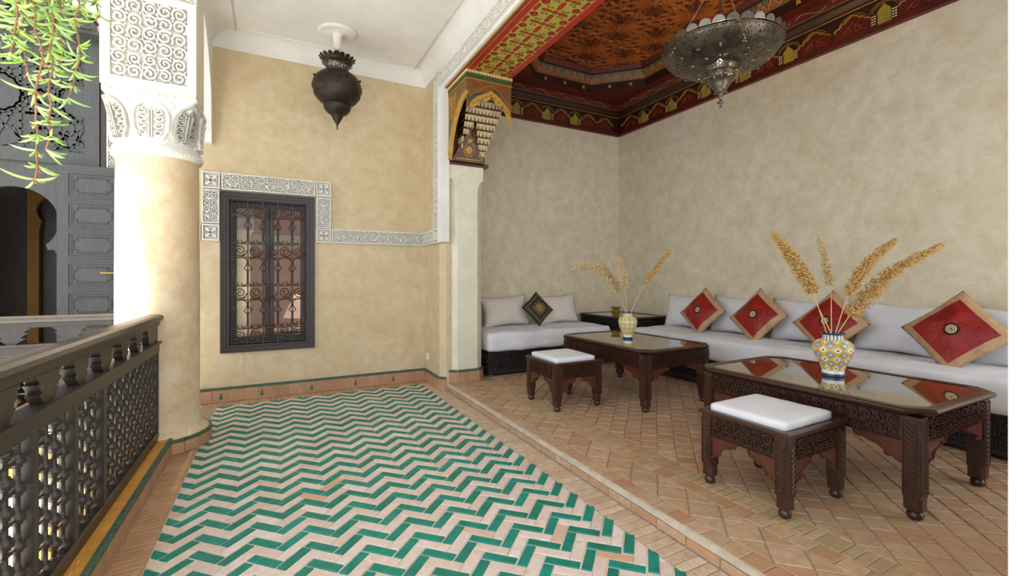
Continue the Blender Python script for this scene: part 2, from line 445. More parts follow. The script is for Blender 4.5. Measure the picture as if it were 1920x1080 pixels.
def vase_mat(name, n, k, ground, small):
    t = NT(name); p = t.pos(True); sp = t.n('ShaderNodeSeparateXYZ'); t.put(sp.inputs[0], p)
    u = t.m('MULTIPLY', t.m('ARCTAN2', sp.outputs[1], sp.outputs[0]), n/(2*PI)); v = t.m('MULTIPLY', sp.outputs[2], k)
    a = t.m('ADD', u, v); b = t.m('SUBTRACT', u, v)
    fa = t.m('ABSOLUTE', t.m('SUBTRACT', t.m('FRACT', t.m('ADD', a, 20.0)), .5)); fb = t.m('ABSOLUTE', t.m('SUBTRACT', t.m('FRACT', t.m('ADD', b, 20.0)), .5))
    d = t.m('MAXIMUM', fa, fb); par = t.m('MODULO', t.m('ADD', t.m('FLOOR', t.m('ADD', a, 20.0)), t.m('FLOOR', t.m('ADD', b, 20.0))), 2.0)
    rad = t.m('SQRT', t.m('ADD', t.m('MULTIPLY', fa, fa), t.m('MULTIPLY', fb, fb)))
    inn = t.mix(t.m('LESS_THAN', rad, .13), t.mix(par, '#efe6cf', '#8ea0bb'), t.mix(par, '#2b4f78', '#e6dcc0'))
    c = t.mix(t.m('LESS_THAN', d, small), ground, inn)
    line = t.m('LESS_THAN', t.m('ABSOLUTE', t.m('SUBTRACT', d, small)), .025); c = t.mix(t.m('MULTIPLY', line, .6), c, '#6b5a32')
    z = sp.outputs[2]
    top = t.m('GREATER_THAN', z, .243)
    c = t.mix(top, c, t.mix(t.m('LESS_THAN', t.m('ABSOLUTE', t.m('SUBTRACT', t.m('FRACT', t.m('MULTIPLY', u, 2.0)), .5)), .2), '#e7dfc8', '#55708c'))
    c = t.mix(t.m('GREATER_THAN', z, .276), c, '#2a2a4a')
    c = t.mix(t.m('LESS_THAN', z, .045), c, '#e9e6df'); c = t.mix(t.m('LESS_THAN', z, .022), c, '#33467c')
    c = t.mix(t.m('LESS_THAN', z, .009), c, '#3a3f52')
    return t.done(c, .12, spec=.6)
M['vase_a'] = vase_mat('yellow_blue_glazed_ceramic', 12, 22, '#dcbf62', .30)
M['vase_b'] = vase_mat('yellow_white_glazed_ceramic', 9, 16.5, '#e2b23a', .37)
def lamp_shade():
    t = NT('pink_lamp_shade'); return t.done('#e0b8a4', .8, **{'Emission Color': (1, .62, .45, 1), 'Emission Strength': .22})
M['shade'] = lamp_shade()
def bulb():
    t = NT('lit_bulb'); return t.done('#ffffff', .5, **{'Emission Color': (1, .8, .45, 1), 'Emission Strength': 25})
M['bulb'] = bulb()
# ================================================================ STRUCTURE
YB, XJ, XP, YP = 5.56, 1.69, 1.76, 4.90       # back wall, jamb wall, step line, pier front
PZ = .08                                        # raised platform
XR, YA = 5.08, 5.83                             # alcove right wall, alcove back wall
# ---- gallery floor with its tiles
b = MB(); b.box((1.592, -.4, -.006), (1.757, 5.4, -.0038), 1); b.box((-.652, .9, -.006), (-.509, 5.4, -.0038), 1); b.box((-.66, -2.6, -.12), (XP-.0, YB+.05, -.0048)); b.box((-.95, -2.6, -.35), (-.655, YB, -.02))
floor = struct(b.build('floor', [M['grout'], M['grout_dark']]), 'gallery floor of green and cream chevron tiles')
GW = .0566; r2 = math.sqrt(.5)
E1, E2 = (r2*GW, -r2*GW), (r2*GW, r2*GW)
AX, AY = 1.086, 1.758
def LT(a, c): return (AX+a*E1[0]+c*E2[0], AY+a*E1[1]+c*E2[1])
cells = []
for i in range(-110, 60):
    for j in range(-30, 30):
        oa, oc = i+3*j, -i+3*j
        o = LT(oa, oc)
        if not (-.9 < o[0] < 1.9 and -.4 < o[1] < 5.8): continue
        g = .080 if i % 2 == 0 else .035
        for kind, (a0, a1, c0, c1) in (('H', (g, 3-g, g, 1-g)), ('V', (3+g, 4-g, g, 3-g))):
            full = [LT(oa+a0, oc+c0), LT(oa+a1, oc+c0), LT(oa+a1, oc+c1), LT(oa+a0, oc+c1)]
            p = rclip(full, -.505, 1.588, .1, 5.375)
            if len(p) < 3 or area(p) < 2e-4: continue
            cx = sum(q[0] for q in p)/len(p); cy = sum(q[1] for q in p)/len(p)
            cells.append((cx, cy, p, i % 2 == 0, kind, area(p) > .98*area(full)))
cells.sort(key=lambda c: (0 if (c[1]+c[0]*.53 > 2.13) else 1, math.hypot(c[0], c[1])))
shared = {}
rest_g, rest_c = MB(), MB()
for n, (cx, cy, p, gr, kind, whole) in enumerate(cells):
    z = random.uniform(-.0012, .0012)
    if n < 300:
        nm = 'green_tile' if gr else 'cream_tile'; mt = M['green'] if gr else M['cream']
        if whole:
            k = (kind, gr)
            if k not in shared:
                t = MB(); t.prism([(x-cx, y-cy) for x, y in p], -.014, 0, bev=.0022, cap0=False); shared[k] = t.mesh(nm, mt)
            o = link(nm, shared[k], floor)
        else:
            t = MB(); t.prism([(x-cx, y-cy) for x, y in p], -.014, 0, bev=.0018, cap0=False); o = link(nm, t.mesh(nm, mt), floor)
        o.location = (cx, cy, z); o.rotation_euler = (random.uniform(-.006, .006), random.uniform(-.006, .006), random.uniform(-.012, .012))
    else:
        (rest_g if gr else rest_c).prism(p, -.014, z, bev=.002, cap0=False)
stuff(rest_g.build('green_tile_field', M['green'], floor)); stuff(rest_c.build('cream_tile_field', M['cream'], floor))
def brick_row(parent, name, mat, rects, z, dep=.014, bev=.0025, jit=.0015):
    for (x0, y0, x1, y1, sk) in rects:
        q = lambda: random.uniform(-jit, jit)
        p = [(x0+q(), y0+q()), (x1+q(), y0+sk+q()), (x1+q(), y1+sk+q()), (x0+q(), y1+q())]
        cx, cy = (x0+x1)/2, (y0+y1)/2
        t = MB(); t.prism([(x-cx, y-cy) for x, y in p], -dep, 0, bev=bev, cap0=False)
        o = link(name, t.mesh(name, mat), parent); o.location = (cx, cy, z+random.uniform(-.001, .001))
brick_row(floor, 'border_brick', M['terra_pale'], [(1.597, 1.05+.0600*k, 1.752, 1.05+.0600*k+.0515, 0) for k in range(74)], 0)
brick_row(floor, 'border_brick', M['terra_brown'], [(-.650, 1.9+.0415*k, -.513, 1.9+.0415*k+.037, .012) for k in range(58) if not (4.0 < 1.9+.0415*k < 4.7)] +
          [(-.50, 4.0+.0415*k, -.513, 4.0+.0415*k+.037, .0) for k in range(0)], 0)
brick_row(floor, 'border_brick', M['terra_brown'], [(-.645+.0582*k, 5.383, -.645+.0582*k+.052, 5.535, 0) for k in range(40)], 0)
# ---- raised platform floor
b = MB(); b.box((XP+.014, -2.6, -.12), (XR+.1, YA+.1, PZ-.006)); b.box((XP+.0, -2.6, -.12), (XP+.014, YP, PZ-.03))
plat = struct(b.build('floor', M['grout_dark']), 'raised alcove floor of worn terracotta tiles')
b = MB()
n = 64
def nose(u, v):
    y = -1.2+u*(YP+1.2); w = mnoise.noise((y*3, v*2, 0))*.005+mnoise.noise((y*11, v*3, 4))*.003
    a = v*PI/2; return (XP+.002+.020*(1-math.cos(a))+w*.6-.010+.010*v, y, PZ-.024+.024*math.sin(a)+w*.5)
b.grid(nose, 170, 5); struct(b.build('trim_1', M['cement'], None, True), 'worn grey cement nosing along the floor step')
brick_row(plat, 'riser_brick', M['terra'], [], 0)
for k in range(24):
    y0 = .4+.19*k; y1 = y0+.182
    if y1 > YP: continue
    t = MB(); t.cbox((-.006, -.091, -.0225), (.008, .091, .0225), .004); o = link('riser_brick', t.mesh('riser_brick', M['terra']), plat); o.location = (XP-.002, (y0+y1)/2, .026)
# square courses beside the step and beside the soldier band
pitch = .1045
def squares(x0, x1, nm, y0, y1, mat, n0):
    rr = []
    k = 0; y = y0
    while y < y1:
        rr.append((x0+.004, y+.004, x1-.004, y+pitch-.004, random.uniform(-.004, .004))); y += pitch
    brick_row(plat, nm, mat, rr, PZ, jit=.003, bev=.003)
squares(1.780, 1.886, 'edge_tile', .75, 4.85, M['terra'], 0)
squares(2.104, 2.208, 'edge_tile', .75, 4.85, M['terra'], 0)
dm = .0995  # diamonds at 45 degrees between the two courses
d2 = .218/2
for k in range(40):
    cy = .75+k*.218*.5*2*.5
    for side in (0,):
        cx = 1.995
        full = [(cx-d2, cy), (cx, cy-d2), (cx+d2, cy), (cx, cy+d2)]
    if k % 2 == 0:
        p = inset(full, .004)
        t = MB(); t.prism([(x-cx+random.uniform(-.003, .003), y-cy+random.uniform(-.003, .003)) for x, y in p], -.014, 0, bev=.003, cap0=False)
        o = link('diamond_tile', t.mesh('diamond_tile', M['terra']), plat); o.location = (cx, cy, PZ)
    else:
        for sg in (-1, 1):
            tri = inset([(cx+sg*d2, cy-d2), (cx+sg*d2, cy+d2), (cx, cy)], .0045)
            t = MB(); t.prism([(x-cx, y-cy) for x, y in tri], -.014, 0, bev=.0028, cap0=False)
            o = link('corner_tile', t.mesh('corner_tile', M['terra']), plat); o.location = (cx, cy, PZ)
brick_row(plat, 'soldier_brick', M['terra_grey'], [(2.214, .62+.0530*k, 2.346, .62+.0530*k+.046, random.uniform(-.006, .006)) for k in range(80)], PZ, jit=.002)
# diagonal field
fs = .121; field = []
for i in range(-60, 60):
    for j in range(-60, 60):
        a0 = i*fs; c0 = j*fs+(i % 2)*fs*.5
        q = [(a0+.004, c0+.004), (a0+fs-.004, c0+.004), (a0+fs-.004, c0+fs-.004), (a0+.004, c0+fs-.004)]
        P = [(3.2+(u-v)*r2, 2.8+(u+v)*r2) for u, v in [(v_, u_) for u_, v_ in q]]
        P = rclip(P, 2.352, 4.6, .45, 5.5)
        if len(P) < 3 or area(P) < 5e-4: continue
        cx = sum(x for x, y in P)/len(P); cy = sum(y for x, y in P)/len(P)
        field.append((cx, cy, P))
field.sort(key=lambda f: (0 if (f[0] < 4.3 and f[1] > f[0]*.262) else 1, math.hypot(f[0], f[1])))
rest = MB()
for n, (cx, cy, P) in enumerate(field):
    P = [(x+random.uniform(-.0025, .0025), y+random.uniform(-.0025, .0025)) for x, y in P]
    if n < 300:
        t = MB(); t.prism([(x-cx, y-cy) for x, y in P], -.014, 0, bev=.003, cap0=False)
        o = link('floor_tile', t.mesh('floor_tile', M['terra']), plat); o.location = (cx, cy, PZ+random.uniform(-.0015, .0015))
        o.rotation_euler = (random.uniform(-.008, .008), random.uniform(-.008, .008), 0)
    else: rest.prism(P, PZ-.014, PZ+random.uniform(-.0015, .0015), bev=.003, cap0=False)
stuff(rest.build('floor_tile_field', M['terra'], plat))

# ---- back wall of the gallery, with the window opening and the door opening on the left
WX0, WX1, WZ0, WZ1 = -.489, .411, .505, 2.192
b = MB()
for (x0, x1, z0, z1) in ((-1.27, WX0+.05, -.1, 4.1), (WX1-.05, 2.2, -.1, 4.1), (WX0+.05, WX1-.05, -.1, WZ0+.05), (WX0+.05, WX1-.05, WZ1-.05, 4.1)):
    b.box((x0, YB, z0), (x1, YB+.26, z1))
struct(b.build('wall_back', M['wall_tan']), 'tan plastered wall around the grilled window')
# hairline crack under the window
b = MB(); b.tube([(-.285, YB-.0005, .50), (-.275, YB-.0005, .42), (-.292, YB-.0005, .37), (-.27, YB-.0005, .30), (-.281, YB-.0005, .24)], .0016, 4)
struct(b.build('trim_2', M['grout_dark']), 'hairline crack in the plaster below the window')
# ---- jamb wall and pier of the alcove opening
b = MB(); b.box((XJ, 5.0, -.1), (XJ+.1, YB+.05, 4.1))
b.prism([(XJ+.0005, 5.0), (1.75, 4.93), (1.80, 4.93), (1.80, 5.0)], -.1, 3.445)
struct(b.build('wall_jamb', M['wall_tan']), 'narrow tan return wall beside the alcove pier')
b = MB()
sec = [(1.755, YA), (1.755, 5.0), (1.868, 4.885), (2.117, 4.885), (2.2, 4.965), (2.2, YA)]
sq = [(1.755, YA), (1.755, 4.99), (1.765, 4.885), (2.19, 4.885), (2.2, 4.9), (2.2, YA)]
b.prism(sec, -.1, 2.26)
lv = []
for k in range(7):
    t = k/6; e = 1-math.sqrt(max(0, 1-t*t)); z = 2.26+.17*t
    lv.append([(a[0]*(1-e)+c[0]*e, a[1]*(1-e)+c[1]*e, z) for a, c in zip(sec, sq)])
for k in range(6):
    for i in range(6):
        j = (i+1) % 6; b.add([lv[k][i], lv[k][j], lv[k+1][j], lv[k+1][i]], [(0,1,2,3)])
b.prism(sq, 2.43, 2.62); b.box((1.80, 4.9, 2.6), (2.2, YA, 3.6))
struct(b.build('wall_pier', M['wall_pale']), 'pale chamfered pier carrying the painted bracket')
# near pier at the right edge of the picture
b = MB(); b.prism([(1.752, .455), (1.752, -.2), (2.2, -.2), (2.2, .455)], -.1, 4.1, bev=.008)
struct(b.build('wall_near', M['white']), 'pale near pier at the right edge of the picture')
# ---- alcove walls
b = MB(); b.box((2.19, YA, -.1), (XR+.2, YA+.2, 4.6)); struct(b.build('wall_alcove_back', M['wall_alcove']), 'taupe plastered alcove wall behind the short daybed')
b = MB(); b.box((XR, -.4, -.1), (XR+.2, YA, 4.6)); struct(b.build('wall_alcove_right', M['wall_alcove']), 'long taupe plastered alcove wall behind the long daybed')
b = MB(); b.box((2.2, -.4, -.1), (3.35, -.2, 4.6)); struct(b.build('wall_near_blocker', M['wall_alcove']), 'unseen taupe wall stub added to block light behind the near pier')  # unseen stub, added to keep light from behind off the alcove back wall
# ---- gallery ceiling with coves
CZ = 3.85
XL = -.555
b = MB(); b.box((-.60, -1.2, CZ), (1.80, YB+.1, CZ+.15))
ceil = struct(b.build('ceiling', M['white']), 'white gallery ceiling')
def cove(name, p0, p1, n0, dz=.17, dd=.145):
    d = MB(); prof = []
    for k in range(9):
        a = k/8*PI/2; prof.append((dd*(1-math.cos(a))*1.0, dz*math.sin(a)))
    prof += [(dd+.012, dz-.004), (dd+.014, dz+.02)]
    vs = []
    for P, sh in ((p0, 1), (p1, 1)):
        for (u, z) in prof: vs.append((P[0]+n0[0]*u, P[1]+n0[1]*u, CZ-dz+z))
    n = len(prof); d.add(vs, [(i, i+1, n+i+1, n+i) for i in range(n-1)])
    o_ = struct(d.build(name, M['white'], ceil, True))
    d = MB(); e = dd+.012; d.tube([(p0[0]+n0[0]*e, p0[1]+n0[1]*e, CZ-.003), (p1[0]+n0[0]*e, p1[1]+n0[1]*e, CZ-.003)], .009, 8); d.build('cove_bead', M['white'], ceil, True)
    return o_
cove('cove', (XL, YB), (XJ, YB), (0, -1)); cove('cove', (XJ, -.2), (XJ, YB), (-1, 0)); cove('cove', (XL, -1.2), (XL, YB), (1, 0), dd=.2)
# ---- beam over the alcove opening: white face, painted edge and painted soffit
b = MB(); b.box((XJ-.001, -.2, 3.44), (1.752, 5.0, 4.1)); b.box((1.752, -.2, 3.475), (2.2, YA+.1, 4.6))
struct(b.build('wall_beam', M['white']), 'white plastered face of the beam over the alcove opening')
# ---- alcove ceiling shell: flat maroon rim with long octagonal recess
SZ = 4.05; TOPZ = 4.34
def octa(g):     # long octagon grown by g
    x0, x1, y0, y1, c = 2.70-g, 4.74+g, .1-g, 5.43+g, .55+g*.586
    return [(x0+c, y0), (x1-c, y0), (x1, y0+c), (x1, y1-c), (x1-c, y1), (x0+c, y1), (x0, y1-c), (x0, y0+c)]
b = MB(); oc = octa(0)
R = [(2.2, -.2), (XR, -.2), (XR, YA), (2.2, YA)]
vs = [(x, y, SZ) for x, y in oc]+[(x, y, SZ) for x, y in R]
b.add(vs, [(8, 9, 1, 0), (9, 2, 1), (9, 10, 3, 2), (10, 4, 3), (10, 11, 5, 4), (11, 6, 5), (11, 8, 7, 6), (8, 0, 7)])
b.box((2.2, -.2, TOPZ+.03), (XR, YA, TOPZ+.2))
aceil = struct(b.build('ceiling', M['maroon']), 'painted wooden alcove ceiling with octagonal recess')
def ring(name, o0, z0, o1, z1, mat):
    d = MB(); n = 8; d.add([(x, y, z0) for x, y in o0]+[(x, y, z1) for x, y in o1], [(i, (i+1) % n, n+(i+1) % n, n+i) for i in range(n)])
    return link(name, d.mesh(name, mat), aceil)
ring('recess_band', octa(0), SZ, octa(0), 4.165, M['maroon_dark'])
ring('recess_band', octa(-.015), 4.165, octa(-.075), 4.275, M['band_green'])
ring('recess_band', octa(0), 4.165, octa(-.015), 4.165, M['gold'])
ring('recess_band', octa(-.075), 4.275, octa(-.105), 4.28, M['maroon_dark'])
ring('recess_band', octa(-.105), 4.28, octa(-.16), TOPZ+.01, M['maroon'])
b = MB(); b.prism(octa(-.10), TOPZ, TOPZ+.02); link('carved_board', b.mesh('carved_board', M['carve_red']), aceil)
# strapwork on the carved board (seen from below)
fz = FZ(TOPZ, -1)
ro = MB(); centres = []
def inoct(x, y, m):
    return 2.70+.16+m < x < 4.74-.16-m and -.0+m < y < 5.43-.16-m and abs(x-3.72)+abs(y-2.765) < 2.97-m*1.3
for j in range(9):
    for i in range(3):
        x = 3.72+(i-1)*.60; y = 4.86-j*.60
        if inoct(x, y, .10): centres.append((x, y, .27))
for (x, y, R_) in centres:
    t = MB(); rosette(t, 0, 0, R_, 16, FZ(0, -1), .0085, .026, 0, 7, 0, True, False); rosette(t, 0, 0, R_*.36, 8, FZ(0, -1), .008, .028, 0, 3, 0, False); t.lathe([(0, -.03), (.022, -.028), (.034, 0)], 10)
    o = link('carved_star', t.mesh('carved_star', M['carve_edge']), aceil); o.location = (x, y, TOPZ)
st = MB()
def seg_in(p, q, w, h):
    N = 6; run = []
    for i in range(N+1):
        e = (p[0]+(q[0]-p[0])*i/N, p[1]+(q[1]-p[1])*i/N)
        if inoct(*e, .0): run.append(e)
        else:
            if len(run) > 1: st.ribbon(run, w, h, fz)
            run = []
    if len(run) > 1: st.ribbon(run, w, h, fz)
for j in range(-1, 10):
    for i in range(-1, 4):
        x = 3.72+(i-1)*.60; y = 4.86-j*.60
        for k in range(16):
            a = 2*PI*(k+.5)/16; r1 = .285
            for sg in (-1, 1): seg_in((x+r1*math.cos(a), y+r1*math.sin(a)), (x+.36*math.cos(a+sg*.22), y+.36*math.sin(a+sg*.22)), .010, .022)
        cx, cy = x+.30, y-.30
        for k in range(8):
            a, c = 2*PI*k/8+PI/8, 2*PI*(k+3)/8+PI/8
            seg_in((cx+.115*math.cos(a), cy+.115*math.sin(a)), (cx+.115*math.cos(c), cy+.115*math.sin(c)), .010, .024)
            seg_in((cx+.115*math.cos(a), cy+.115*math.sin(a)), (cx+.20*math.cos(a), cy+.20*math.sin(a)), .010, .020)
        for (mx, my) in ((x+.30, y), (x, y-.30)):
            if inoct(mx, my, .03): st.lathe([(0, -.024), (.016, -.021), (.030, 0)], 6, (mx, my, TOPZ))
            for k in range(4): a = PI/4+k*PI/2; seg_in((mx+.03*math.cos(a), my+.03*math.sin(a)), (mx+.085*math.cos(a), my+.085*math.sin(a)), .010, .020)
stuff(st.build('strapwork', M['carve_edge'], aceil))
# painted drops on the slanted band: far side, corner and right side
def band_motifs(p, q, flip):
    L = math.hypot(q[0]-p[0], q[1]-p[1]); ux, uy = (q[0]-p[0])/L, (q[1]-p[1])/L; nx, ny = -uy, ux
    if flip: nx, ny = -nx, -ny
    def fr(u, v, h): # v 0..1 up the slant
        g = .015+.06*v+h*.9; return (p[0]+ux*u+nx*g, p[1]+uy*u+ny*g, 4.165+.11*v-h*.5)
    t = MB(); n = max(2, int(L/.13)); s_ = L/n
    for k in range(n):
        cu = (k+.5)*s_
        for sg, cc, mi in ((1, 0, 0), (-1, s_/2, 0)):
            u0 = cu+cc
            if u0+.06 > L: continue
            base, tip = (.08, .86) if sg > 0 else (.92, .14)
            lobe = [(u0-.055, base), (u0-.05, base+(tip-base)*.35), (u0-.02, base+(tip-base)*.72), (u0, tip), (u0+.02, base+(tip-base)*.72), (u0+.05, base+(tip-base)*.35), (u0+.055, base)]
            if sg > 0: t.add([fr(u, v, .0012) for u, v in lobe], [tuple(range(7))], 1)
            t.ribbon([(u, v) for u, v in lobe], .006, .003, lambda u, v, h: fr(u, v, h+.001), 0)
            for sc, w_ in ((1, .004),):
                t.ribbon([(u0+.018*math.sin(a)*(1-.3*math.cos(a)), base+(tip-base)*(.36-.22*math.cos(a))) for a in [2*PI*q_/10 for q_ in range(10)]], w_, .003, lambda u, v, h: fr(u, v, h+.0015), 0, closed=True)
    return link('painted_drops', t.mesh('painted_drops', [M['yellow'], M['band_red']]), aceil)
oo = octa(0)
for i, fl in ((2, False), (3, False), (4, False), (5, False)): band_motifs(oo[i], oo[i+1], fl)
t = MB()  # small gold flowers on the dark recess band
def flower(fr, u, v, r):
    for k in range(4): leaf(t, u, v, r, PI/4+k*PI/2, r*.7, .002, fr)
for k in range(12): flower(lambda u, v, h: (4.74-h-.001, u, v), 4.4-k*.42, 4.11, .035)
for k in range(3): flower(lambda u, v, h: (u, 5.43-h-.001, v), 3.4+k*.33, 4.11, .032)
for k in range(2):
    d = .28+.3*k; flower(lambda u, v, h: (4.19+u*r2-h*r2, 5.43-u*r2-h*r2, v), d, 4.11, .032)
stuff(t.build('gold_flowers', M['gold'], aceil))
# ---- cornice with arcade frieze round the alcove walls
def cornice(name, fr, L, narrow, wides, label):
    """fr(u,v,h): u along the wall, v height, h out from wall"""
    d = MB()
    d.prism([(0, 3.615), (L, 3.615), (L, 3.66), (0, 3.66)], 0, .055, fr)
    base = struct(d.build(name, M['maroon']), label)
    d = MB(); d.prism([(0, 3.66), (L, 3.66), (L, 3.89), (0, 3.89)], 0, .030, fr); d.build('frieze_board', M['maroon_dark'], base)
    d = MB()
    prof = [(.03, 3.89), (.055, 3.90), (.055, 3.915), (.07, 3.93), (.10, 3.975), (.125, 3.99), (.125, 4.005)]
    vs = [fr(u, v, h) for u in (0, L) for h, v in prof]; n = len(prof)
    d.add(vs, [(i, i+1, n+i+1, n+i) for i in range(n-1)]); d.build('crown_moulding', M['maroon_dark'], base)
    d = MB(); d.add([fr(0, 4.005, .125), fr(L, 4.005, .125), fr(L, SZ, .20), fr(0, SZ, .20)], [(0,1,2,3)]); d.build('upper_band', M['maroon'], base)
    d = MB(); d.ribbon([(0, 3.905), (L, 3.905)], .010, .008, off(fr, 0, 0, .054)); d.ribbon([(0, 3.668), (L, 3.668)], .006, .006, off(fr, 0, 0, .030))
    d.ribbon([(0, 4.000), (L, 4.000)], .006, .005, off(fr, 0, 0, .124)); d.build('gilt_line', M['gold'], base)
    d = MB(); k = 0.1
    while k < L-.35:      # wavy painted line on the upper band
        d.ribbon([(k+.30*i/10, 4.012+.030*(.5+.5*math.sin(i/10*2*PI))) for i in range(11)], .005, .003, lambda u, v, h: fr(u, v, .127+(v-4.005)*1.67+h)); k += .36
    stuff(d.build('painted_vine', M['brocade_gold'], base))
    f2 = off(fr, 0, 0, .030)
    for u in narrow:
        w = .055
        ar = [(u-w, 3.675), (u+w, 3.675), (u+w, 3.775), (u+w*.75, 3.80), (u+w*.45, 3.815), (u, 3.85), (u-w*.45, 3.815), (u-w*.75, 3.80), (u-w, 3.775)]
        d = MB(); d.prism(ar, 0, .006, f2); o = d.build('niche_panel', M['olive'], base)
        d = MB(); d.ribbon(ar[2:], .012, .020, f2, 0); o2 = d.build('gilt_arch', M['gold'], base)
        for s_ in (-1, 1):
            d = MB()
            for q in (.072, .093):
                c = u+s_*q; d.prism([(c-.006, 3.675), (c+.006, 3.675), (c+.006, 3.775), (c-.006, 3.775)], 0, .014, f2)
                for zz in (3.69, 3.715, 3.74, 3.765): d.prism([(c-.007, zz-.005), (c+.007, zz-.005), (c+.007, zz+.005), (c-.007, zz+.005)], .012, .018, f2, 1)
            d.build('colonnette', [M['maroon'], M['thread']], base)
    for (u0, u1) in wides:
        c = (u0+u1)/2; w = (u1-u0)/2
        lob = []
        for s_ in (1, -1):
            seq = [(1, 3.765), (.86, 3.795), (.72, 3.79), (.58, 3.825), (.42, 3.82), (.26, 3.855), (.10, 3.862)] if s_ > 0 else []
            lob += [(c+w*x, z) for x, z in seq]
        lob += [(c, 3.875)]+[(2*c-x, z) for x, z in reversed(lob)]
        d = MB(); d.prism([(c-w, 3.675), (c+w, 3.675)]+lob, 0, .005, f2); d.build('arch_panel', M['maroon'], base)
        d = MB(); d.ribbon(lob, .012, .020, f2); d.build('gilt_arch', M['gold'], base)
        d = MB()
        for s_ in (-1, 1):
            sp = spiral(c+s_*w*.35, 3.735, .045, PI/2, 1.2, 12, s_); d.ribbon(sp, .006, .009, f2)
        d.ribbon([(c-w*.7, 3.69), (c, 3.80), (c+w*.7, 3.69)], .005, .009, f2); stuff(d.build('painted_scroll', M['carve_edge'], base))
    d = MB()   # painted scallop rows between the arches
    for u in sorted([x for p in wides for x in [(p[0]+p[1])/2]]+list(narrow)):
        for rr in (.105, .125): d.ribbon([(u+rr*math.cos(a), 3.78+rr*.85*math.sin(a)) for a in [PI*(.08+.84*q/12) for q in range(13)]], .006, .006, lambda x, v, h: f2(min(max(x, 0), L), min(v, 3.888), h))
    stuff(d.build('painted_scallops', M['brocade_gold'], base))
    return base
# right wall: u runs from the far corner towards the camera
nr = [5.83-y for y in (5.21, 4.664, 4.102, 3.542, 3.002, 2.113, 1.56, 1.0)]
wr = [(nr[i]+.105, nr[i+1]-.105) for i in range(4)]+[(nr[4]+.105, 5.83-2.57), (5.83-2.54, nr[5]-.105), (nr[5]+.105, nr[6]-.105), (nr[6]+.105, nr[7]-.105), (.12, nr[0]-.105)]
cornice('trim_3', lambda u, v, h: (XR-h, YA-u, v), 5.6, nr, wr, 'painted arcade cornice on the long alcove wall')
nl = [x-2.2 for x in (2.62, 3.133, 3.657, 4.169)]
wl = [(nl[i]+.105, nl[i+1]-.105) for i in range(3)]+[(nl[3]+.105, 4.59-2.2), (4.60-2.2, 4.93-2.2), (.1, nl[0]-.105)]
cornice('trim_4', lambda u, v, h: (2.2+u, YA-h, v), XR-2.2-.05, nl, wl, 'painted arcade cornice on the alcove back wall')
# ---- painted beam edge and soffit
b = MB(); b.box((1.745, .0, 3.43), (2.262, 4.31, 3.475)); base = struct(b.build('trim_5', M['red_paint']), 'painted red, green and gold soffit of the alcove beam')
f5 = FZ(3.43, -1)
d = MB(); d.prism([(1.820, 0), (2.19, 0), (2.19, 4.30), (1.820, 4.30)], 0, .002, f5); d.build('soffit_panel', M['soffit_yellow'], base)
d = MB()
px = .37/3
def lens(cx, cy, L, w, a, mi):
    c, s = math.cos(a), math.sin(a)
    q = [(-L, 0), (-L*.7, w), (L*.7, w), (L, 0), (L*.7, -w), (-L*.7, -w)]
    for k, (e, m_, h_) in enumerate(((1.18, 2, .0028), (1, mi, .0036))):
        d.add([f5(cx+(x*c-y*s)*e, cy+(x*s+y*c)*e, h_) for x, y in q], [tuple(range(6))], m_)
def disc(cx, cy, r, mi, n=8):
    for e, m_, h_ in ((1.25, 2, .0028), (1, mi, .0036)): d.add([f5(cx+r*e*math.cos(2*PI*k/n), cy+r*e*math.sin(2*PI*k/n), h_) for k in range(n)], [tuple(range(n))], m_)
ncol = 3; py = .185; y = .10
rowk = 0
while y < 4.24:
    for i in range(3):
        cx = 1.820+(i+.5)*px
        if i == 1:
            disc(cx, y, .020, 0); lens(cx, y+py/2, .050, .017, PI/2, 0)
            for s_ in (-1, 1): lens(cx+s_*.075, y, .042, .013, 0 if False else 0, 0)
        else:
            disc(cx+(.018 if i == 2 else -.018), y+py/2, .027, 0, 10)
    for ex in (1.838, 2.172): lens(ex, y, .045, .014, PI/2, 0); disc(ex, y+py/2, .012, 0)
    for sx in (-1, 1):
        for sy in (-1, 1):
            pts = spiral(2.005+sx*.095, y+py/2+sy*.048, .020, sy*PI/2, .9, 8, sx*sy, .2); d.ribbon(pts, .005, .0045, f5, 2)
            pts = spiral(2.005+sx*.055, y+sy*.042, .014, 0, .9, 7, -sx*sy, .2); d.ribbon(pts, .004, .0045, f5, 2)
    y += py; rowk += 1
stuff(d.build('painted_motifs', [M['red_paint'], M['paint_green'], M['paint_black']], base))
d = MB()
for x in (1.815, 2.195): d.ribbon([(x, 0), (x, 4.30)], .006, .004, f5)
d.ribbon([(1.750, 0), (1.750, 4.31)], .010, .008, f5); d.build('gilt_line', M['gold'], base)
d = MB(); d.box((1.715, 0, 3.425), (1.747, 4.95, 3.50)); o = d.build('beam_edge', M['band_red'], base)
d = MB(); arabesque(d, .2, 3.432, 4.5, .055, .06, FX(1.715), .13, .004, seg=9, sym=False); d.ribbon([(0, 3.431), (4.9, 3.431)], .010, .008, FX(1.715)); stuff(d.build('gilt_scroll', M['gold'], o))
